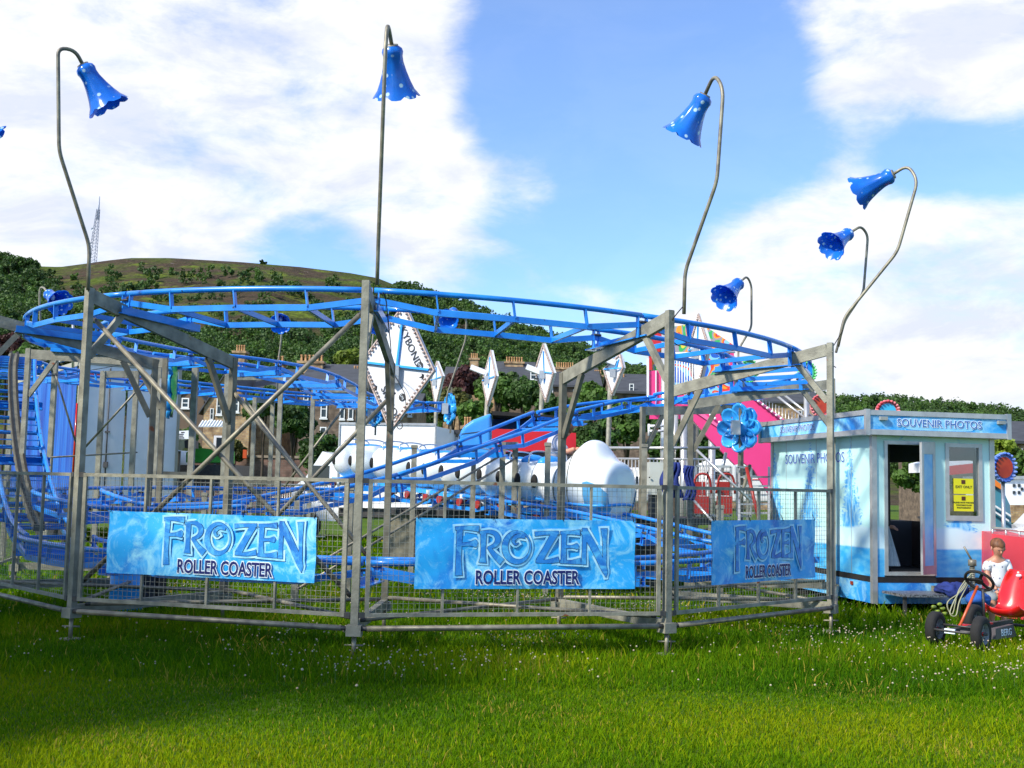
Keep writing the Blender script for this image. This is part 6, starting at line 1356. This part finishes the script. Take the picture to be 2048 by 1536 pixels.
for z in (.35,.62): m=MB(); c=Vector((b.x+1.9*z-1.4,639,b.z+H_*z)); m.lathe([(0,0),(.7,.15),(.9,.4)],c,(0,-1,0),10); m.build('dish',WHITE,ms)
# ================================================================ PINK RIDE
PINK=mat('ride_pink',(.82,.055,.24),(.76,.045,.20),rough=.4,scale=1); PINKL=mat('ride_pink_light',(.85,.16,.36),rough=.4)
fr_=thing('pink_funhouse',at(1300,960,26),'tall pink fun house ride with colourful back panel, railings and stair','ride')
def fp(nm,pts,Y,mt,dep=.08,par=fr_): m=MB(); prof_prism(m,pts,dep,Y); return m.build(nm,mt,par)
COL=bpy.data.materials.new('painted_panel'); COL.use_nodes=True; t=COL.node_tree; p=t.nodes['Principled BSDF']; co_=t.nodes.new('ShaderNodeTexCoord').outputs['Object']
nz=t.nodes.new('ShaderNodeTexNoise'); nz.inputs['Scale'].default_value=1.1; nz.inputs['Distortion'].default_value=1.5; nz.inputs['Detail'].default_value=1; t.links.new(co_,nz.inputs['Vector'])
rp=t.nodes.new('ShaderNodeValToRGB'); rp.color_ramp.interpolation='CONSTANT'; cr_=rp.color_ramp; cr_.elements[0].position=0; cr_.elements[0].color=(.02,.12,.55,1); cr_.elements[1].position=.40; cr_.elements[1].color=(.25,.6,.85,1)
for ps,cc in ((.46,(.75,.06,.03,1)),(.50,(.95,.35,.02,1)),(.54,(.35,.32,.36,1)),(.58,(.05,.45,.12,1)),(.62,(.85,.65,.05,1))): e_=cr_.elements.new(ps); e_.color=cc
t.links.new(nz.outputs[0],rp.inputs[0]); t.links.new(rp.outputs[0],p.inputs['Base Color']); p.inputs['Roughness'].default_value=.4
fp('back_panel',[(1303,660),(1400,645),(1467,690),(1467,800),(1303,810)],29,COL)
fp('red_edge',[(1298,660),(1304,658),(1304,740),(1298,740)],28.9,RED); fp('red_edge',[(1461,697),(1468,699),(1468,790),(1461,790)],28.9,PINK)
fp('orange_crest',[(1430,684),(1467,692),(1460,700),(1438,706)],28.9,ORG_); fp('red_crest',[(1300,662),(1318,655),(1330,690),(1318,704),(1308,695)],28.85,RED)
fp('white_frame',[(1294,716),(1298,716),(1298,812),(1294,812)],26,WHITE); fp('left_panel',[(1298,742),(1328,740),(1328,815),(1298,815)],26.05,PINK); fp('panel_divider',[(1311,741),(1313,741),(1313,815),(1311,815)],26.0,WHITE,.04); fp('white_frame',[(1328,738),(1331,738),(1331,812),(1328,812)],26,WHITE)
fp('lower_panel',[(1300,815),(1382,800),(1382,838),(1300,838)],26.2,PINK)
fp('stair_side',[(1344,790),(1372,790),(1500,793),(1518,800),(1552,832),(1600,868),(1660,900),(1660,1040),(1545,1000),(1508,940),(1486,925),(1470,930),(1420,880),(1384,838),(1360,820)],24.0,PINK,.12)
fp('stair_trim',[(1384,820),(1396,818),(1440,852),(1440,858)],23.95,PINKL,.04); fp('stair_trim',[(1500,793),(1508,793),(1600,862),(1600,868)],23.95,PINKL,.04)
bl_=MB()
for i in range(9): bl_.ell(at(1412+i*0+ i*9,822+i*7.4,23.9),(.03,.03,.03),8,6)
for i in range(10): bl_.ell(at(1508+i*9,795+i*7,23.9),(.03,.03,.03),8,6)
bl_.build('light_bulbs',WHITEG,fr_)
m=MB()
for i in range(12): x=1333+i*5.2; m.tube([at(x,708,25.9),at(x,808,25.9)],.016,5)
m.tube([at(1300,708,25.9),at(1470,704,25.9)],.025,6); m.build('upper_railing',WHITE,fr_)
m=MB()
for i in range(15): x=1506+i*6.5; yy=788+i*3.0; m.tube([at(x,yy,24.8),at(x,yy+34+min(i*2,14),24.8)],.009,5)
m.tube([at(1500,786,24.8),at(1545,790,24.8)],.02,6); m.tube([at(1545,785,24.6),at(1625,848,24.0)],.028,6); m.tube([at(1562,785,24.6),at(1640,846,24.0)],.028,6); m.build('stair_railing',SILV,fr_)
m=MB(); a=at(1613,780,24.2); m.tube([a,Z(a,0)],.06,8); m.build('rail_post',SILV,fr_)
for x,y,yb_ in ((1340,830,960),(1368,830,960),(1424,850,960),(1330,660,960)):
    m=MB(); a=at(x,y,25.8); m.tube([a,Z(a,0)],.08,8); m.build('leg',SILV,fr_)
m=MB(); m.tube([at(1352,830,25.8),at(1343,960,25.8)],.06,8); m.build('diagonal',SILV,fr_)
m=MB(); m.tube([at(1298,852,25.5),at(1330,852,25.5)],.03,6); m.tube([at(1298,862,25.5),at(1330,862,25.5)],.03,6); m.tube([at(1298,848,25.5),at(1298,872,25.5)],.03,6); m.build('white_bracket',WHITE,fr_)
# round bulb rimmed medallions, plain discs
def medal(px,py,Y,rx,ry,rim,disc,label,pole=True):
    c=at(px,py,Y); k=Y/FPX; root=thing('round_medallion',c,label,'medallion','bulb rimmed round medallions')
    m=MB(); n=20; m.prism([(rx*k*.92*math.cos(2*PI*i/32),ry*k*.92*math.sin(2*PI*i/32)) for i in range(32)],c,(1,0,0),(0,0,1),.10,-.1); m.build('back_plate',rim,root)
    m=MB(); m.prism([(rx*k*.68*math.cos(2*PI*i/32),ry*k*.68*math.sin(2*PI*i/32)) for i in range(32)],c,(1,0,0),(0,0,1),.03,.0); m.build('disc',disc,root)
    m=MB()
    for i in range(n): g=2*PI*i/n; m.ell(c+Vector((rx*k*.90*math.cos(g),-.03,ry*k*.90*math.sin(g))),(rx*k*.13,.08,rx*k*.13),8,6)
    m.build('rim_bulbs',rim,root)
    if pole: m=MB(); m.tube([c+Vector((0,.05,-ry*k*.8)),Z(c+Vector((0,.05,0)),0)],.035,8); m.build('pole',SILV,root)
MB_=mat('medal_blue',(.02,.12,.60),(.30,.45,.8),rough=.25,scale=4); MR=mat('medal_red',(.55,.01,.03),(.75,.3,.3),rough=.25,scale=4); MG=mat('medal_green',(.02,.5,.12),(.3,.75,.3),rough=.25,scale=4); DR=mat('disc_red',(.50,.06,.015),(.35,.03,.015),rough=.4,scale=5); DB=mat('disc_blue',(.03,.35,.65),(.05,.5,.7),rough=.4,scale=4); DG=mat('disc_green',(.10,.45,.04),(.04,.35,.5),rough=.4,scale=4)
medal(2008,935,19.5,24,31,MB_,DR,'blue rimmed medallion with a red disc right of the booth')
medal(1775,822,24,24,22,MR,DB,'red rimmed medallion with a blue disc peeping over the booth roof'); medal(1640,812,23.5,20,24,MR,DR,'red rimmed medallion with a red disc above the left booth roof')
medal(1614,745,24,19,22,MG,DG,'green rimmed medallion with a green disc beside the end of the blue curve'); medal(1498,742,24.5,19,25,MG,DB,'green rimmed medallion behind the right end of the curve')
# sloping ride edge and white boxes at the far right
rd=thing('slide_ride',at(1985,1000,19),'sloping dark slide side with orange bulb strip right of the booth','ride')
fp('slide_side',[(1978,925),(1990,940),(2008,985),(2020,1010),(2024,1062),(1978,1062)],20.5,mat('slide_dark',(.12,.17,.25),(.05,.22,.3),rough=.3,scale=2),.4,rd); fp('bulb_strip',[(1978,945),(1985,955),(2004,970),(2004,980),(1980,965)],20.4,mat('strip_orange',(.75,.2,.02),rough=.4),.06,rd); fp('white_edge',[(1978,1002),(2022,1030),(2022,1034),(1978,1006)],20.38,WHITE,.05,rd); fp('white_edge',[(1978,1014),(2018,1040),(2018,1044),(1978,1018)],20.38,WHITE,.05,rd)
wb=thing('white_kiosk',at(2020,960,30),'white kiosk with small dark hatches behind the blue medallion','kiosk'); fp('body',[(1990,958),(2090,958),(2090,1010),(1990,1010)],31,WHITE,2,wb); fp('roof',[(1990,952),(2090,952),(2090,958),(1990,958)],30.9,ALU,2.2,wb)
for x,y in ((2026,968),(2026,982),(2036,968),(2036,982),(2042,975)): fp('hatch',[(x,y),(x+5,y),(x+5,y+6),(x,y+6)],30.97,DGLASS,.02,wb)
bks=thing('red_blue_canopy',at(1930,925,24),'red and blue bulb trimmed canopy seen through the booth window','canopy'); fp('red_band',[(1900,932),(1955,926),(1955,945),(1900,950)],24,RED,.2,bks); fp('white_top',[(1850,926),(1900,914),(1960,925),(1955,930),(1900,934),(1850,945)],24.3,WHITE,1,bks); fp('blue_band',[(1850,940),(1900,934),(1900,950),(1850,960)],24.05,BLUEL,.2,bks)
# white caravans behind the right fence
for i,(x0,x1,yt,Y,lb) in enumerate([(1395,1475,925,30,'white caravan behind the mesh gate'),(1425,1560,918,34,'long white caravan beneath the pink stair'),(1240,1300,935,33,'white caravan right of the train nose')]):
    cv=thing('caravan',at(x0,980,Y),lb,'caravan','white caravans'); k=at(x0,yt,Y); 
    m=MB(); prof_prism(m,[(x0,yt+8),(x0+8,yt),(x1-8,yt),(x1,yt+8),(x1,1005),(x0,1005)],2.2,Y); o=m.build('shell',mat('caravan_white',(.78,.78,.76),(.7,.7,.68),rough=.35,scale=1),cv); bv=o.modifiers.new('b','BEVEL'); bv.width=.08; bv.segments=3
    fp('window',[(x0+15,yt+18),(x1-15,yt+18),(x1-15,yt+32),(x0+15,yt+32)],Y-.03,DGLASS,.02,cv); fp('red_trim',[(x0,yt+40),(x1,yt+40),(x1,yt+42),(x0,yt+42)],Y-.02,MR,.01,cv)
    for x in (x0+25,x1-25): m=MB(); c=at(x,990,Y); wheel_(m,(c.x,Y+.05,.33),(0,1,0),.33,.2); m.build('wheel',BLACK,cv)
# low barrier fence across the field behind
bf=thing('crowd_barrier',at(330,960,30),'row of low silver crowd barriers in the field behind the coaster','barrier'); m=MB(); a=at(330,0,30); b=at(690,0,30); a.z=1.55;b.z=1.55
m.tube([a,b],.025,6); m.tube([Z(a,.2),Z(b,.2)],.02,6); m.build('rails',SILV,bf); m=MB(); n=80
for i in range(n+1): q_=a.lerp(b,i/n); m.tube([Z(q_,.2),Z(q_,1.55)],.008 if i%10 else .025,4)
m.build('bars',SILV,bf)
# blue bin and dark box behind the left banner
bn=thing('blue_drum',gat(252,1215),'blue plastic drum standing behind the left banner','drum'); p=gat(250,1222); m=MB(); m.lathe([(.0,0),(.20,0),(.21,.05),(.20,.3),(.215,.32),(.20,.34),(.21,.62),(.19,.66),(0,.66)],(p.x,p.y,0),n=20); m.build('drum_body',BLUEL,bn)
p=gat(291,1218); db=thing('speaker_box',(p.x,p.y,0),'black box beside the blue drum behind the left banner','box'); m=MB(); m.box((p.x,p.y+.2,.36),(.28,.35,.7)); m.build('case',BLACK,db); m=MB(); m.box((p.x,p.y+.012,.36),(.22,.02,.6)); m.build('grille',DARK,db)
# trees added out of view at the left to cast shade on the grass
tree((-9.0,5.3,0),3.3,6.6,LG,'broad leafy tree added out of view at the left for shade, nearest the viewer',seed=91,ncl=70,nl=60,leaf=.16)
tree((-10.2,9.6,0),3.1,6.4,LG,'second leafy tree added out of view at the left for shade, beside the fence',seed=92,ncl=70,nl=60,leaf=.16)
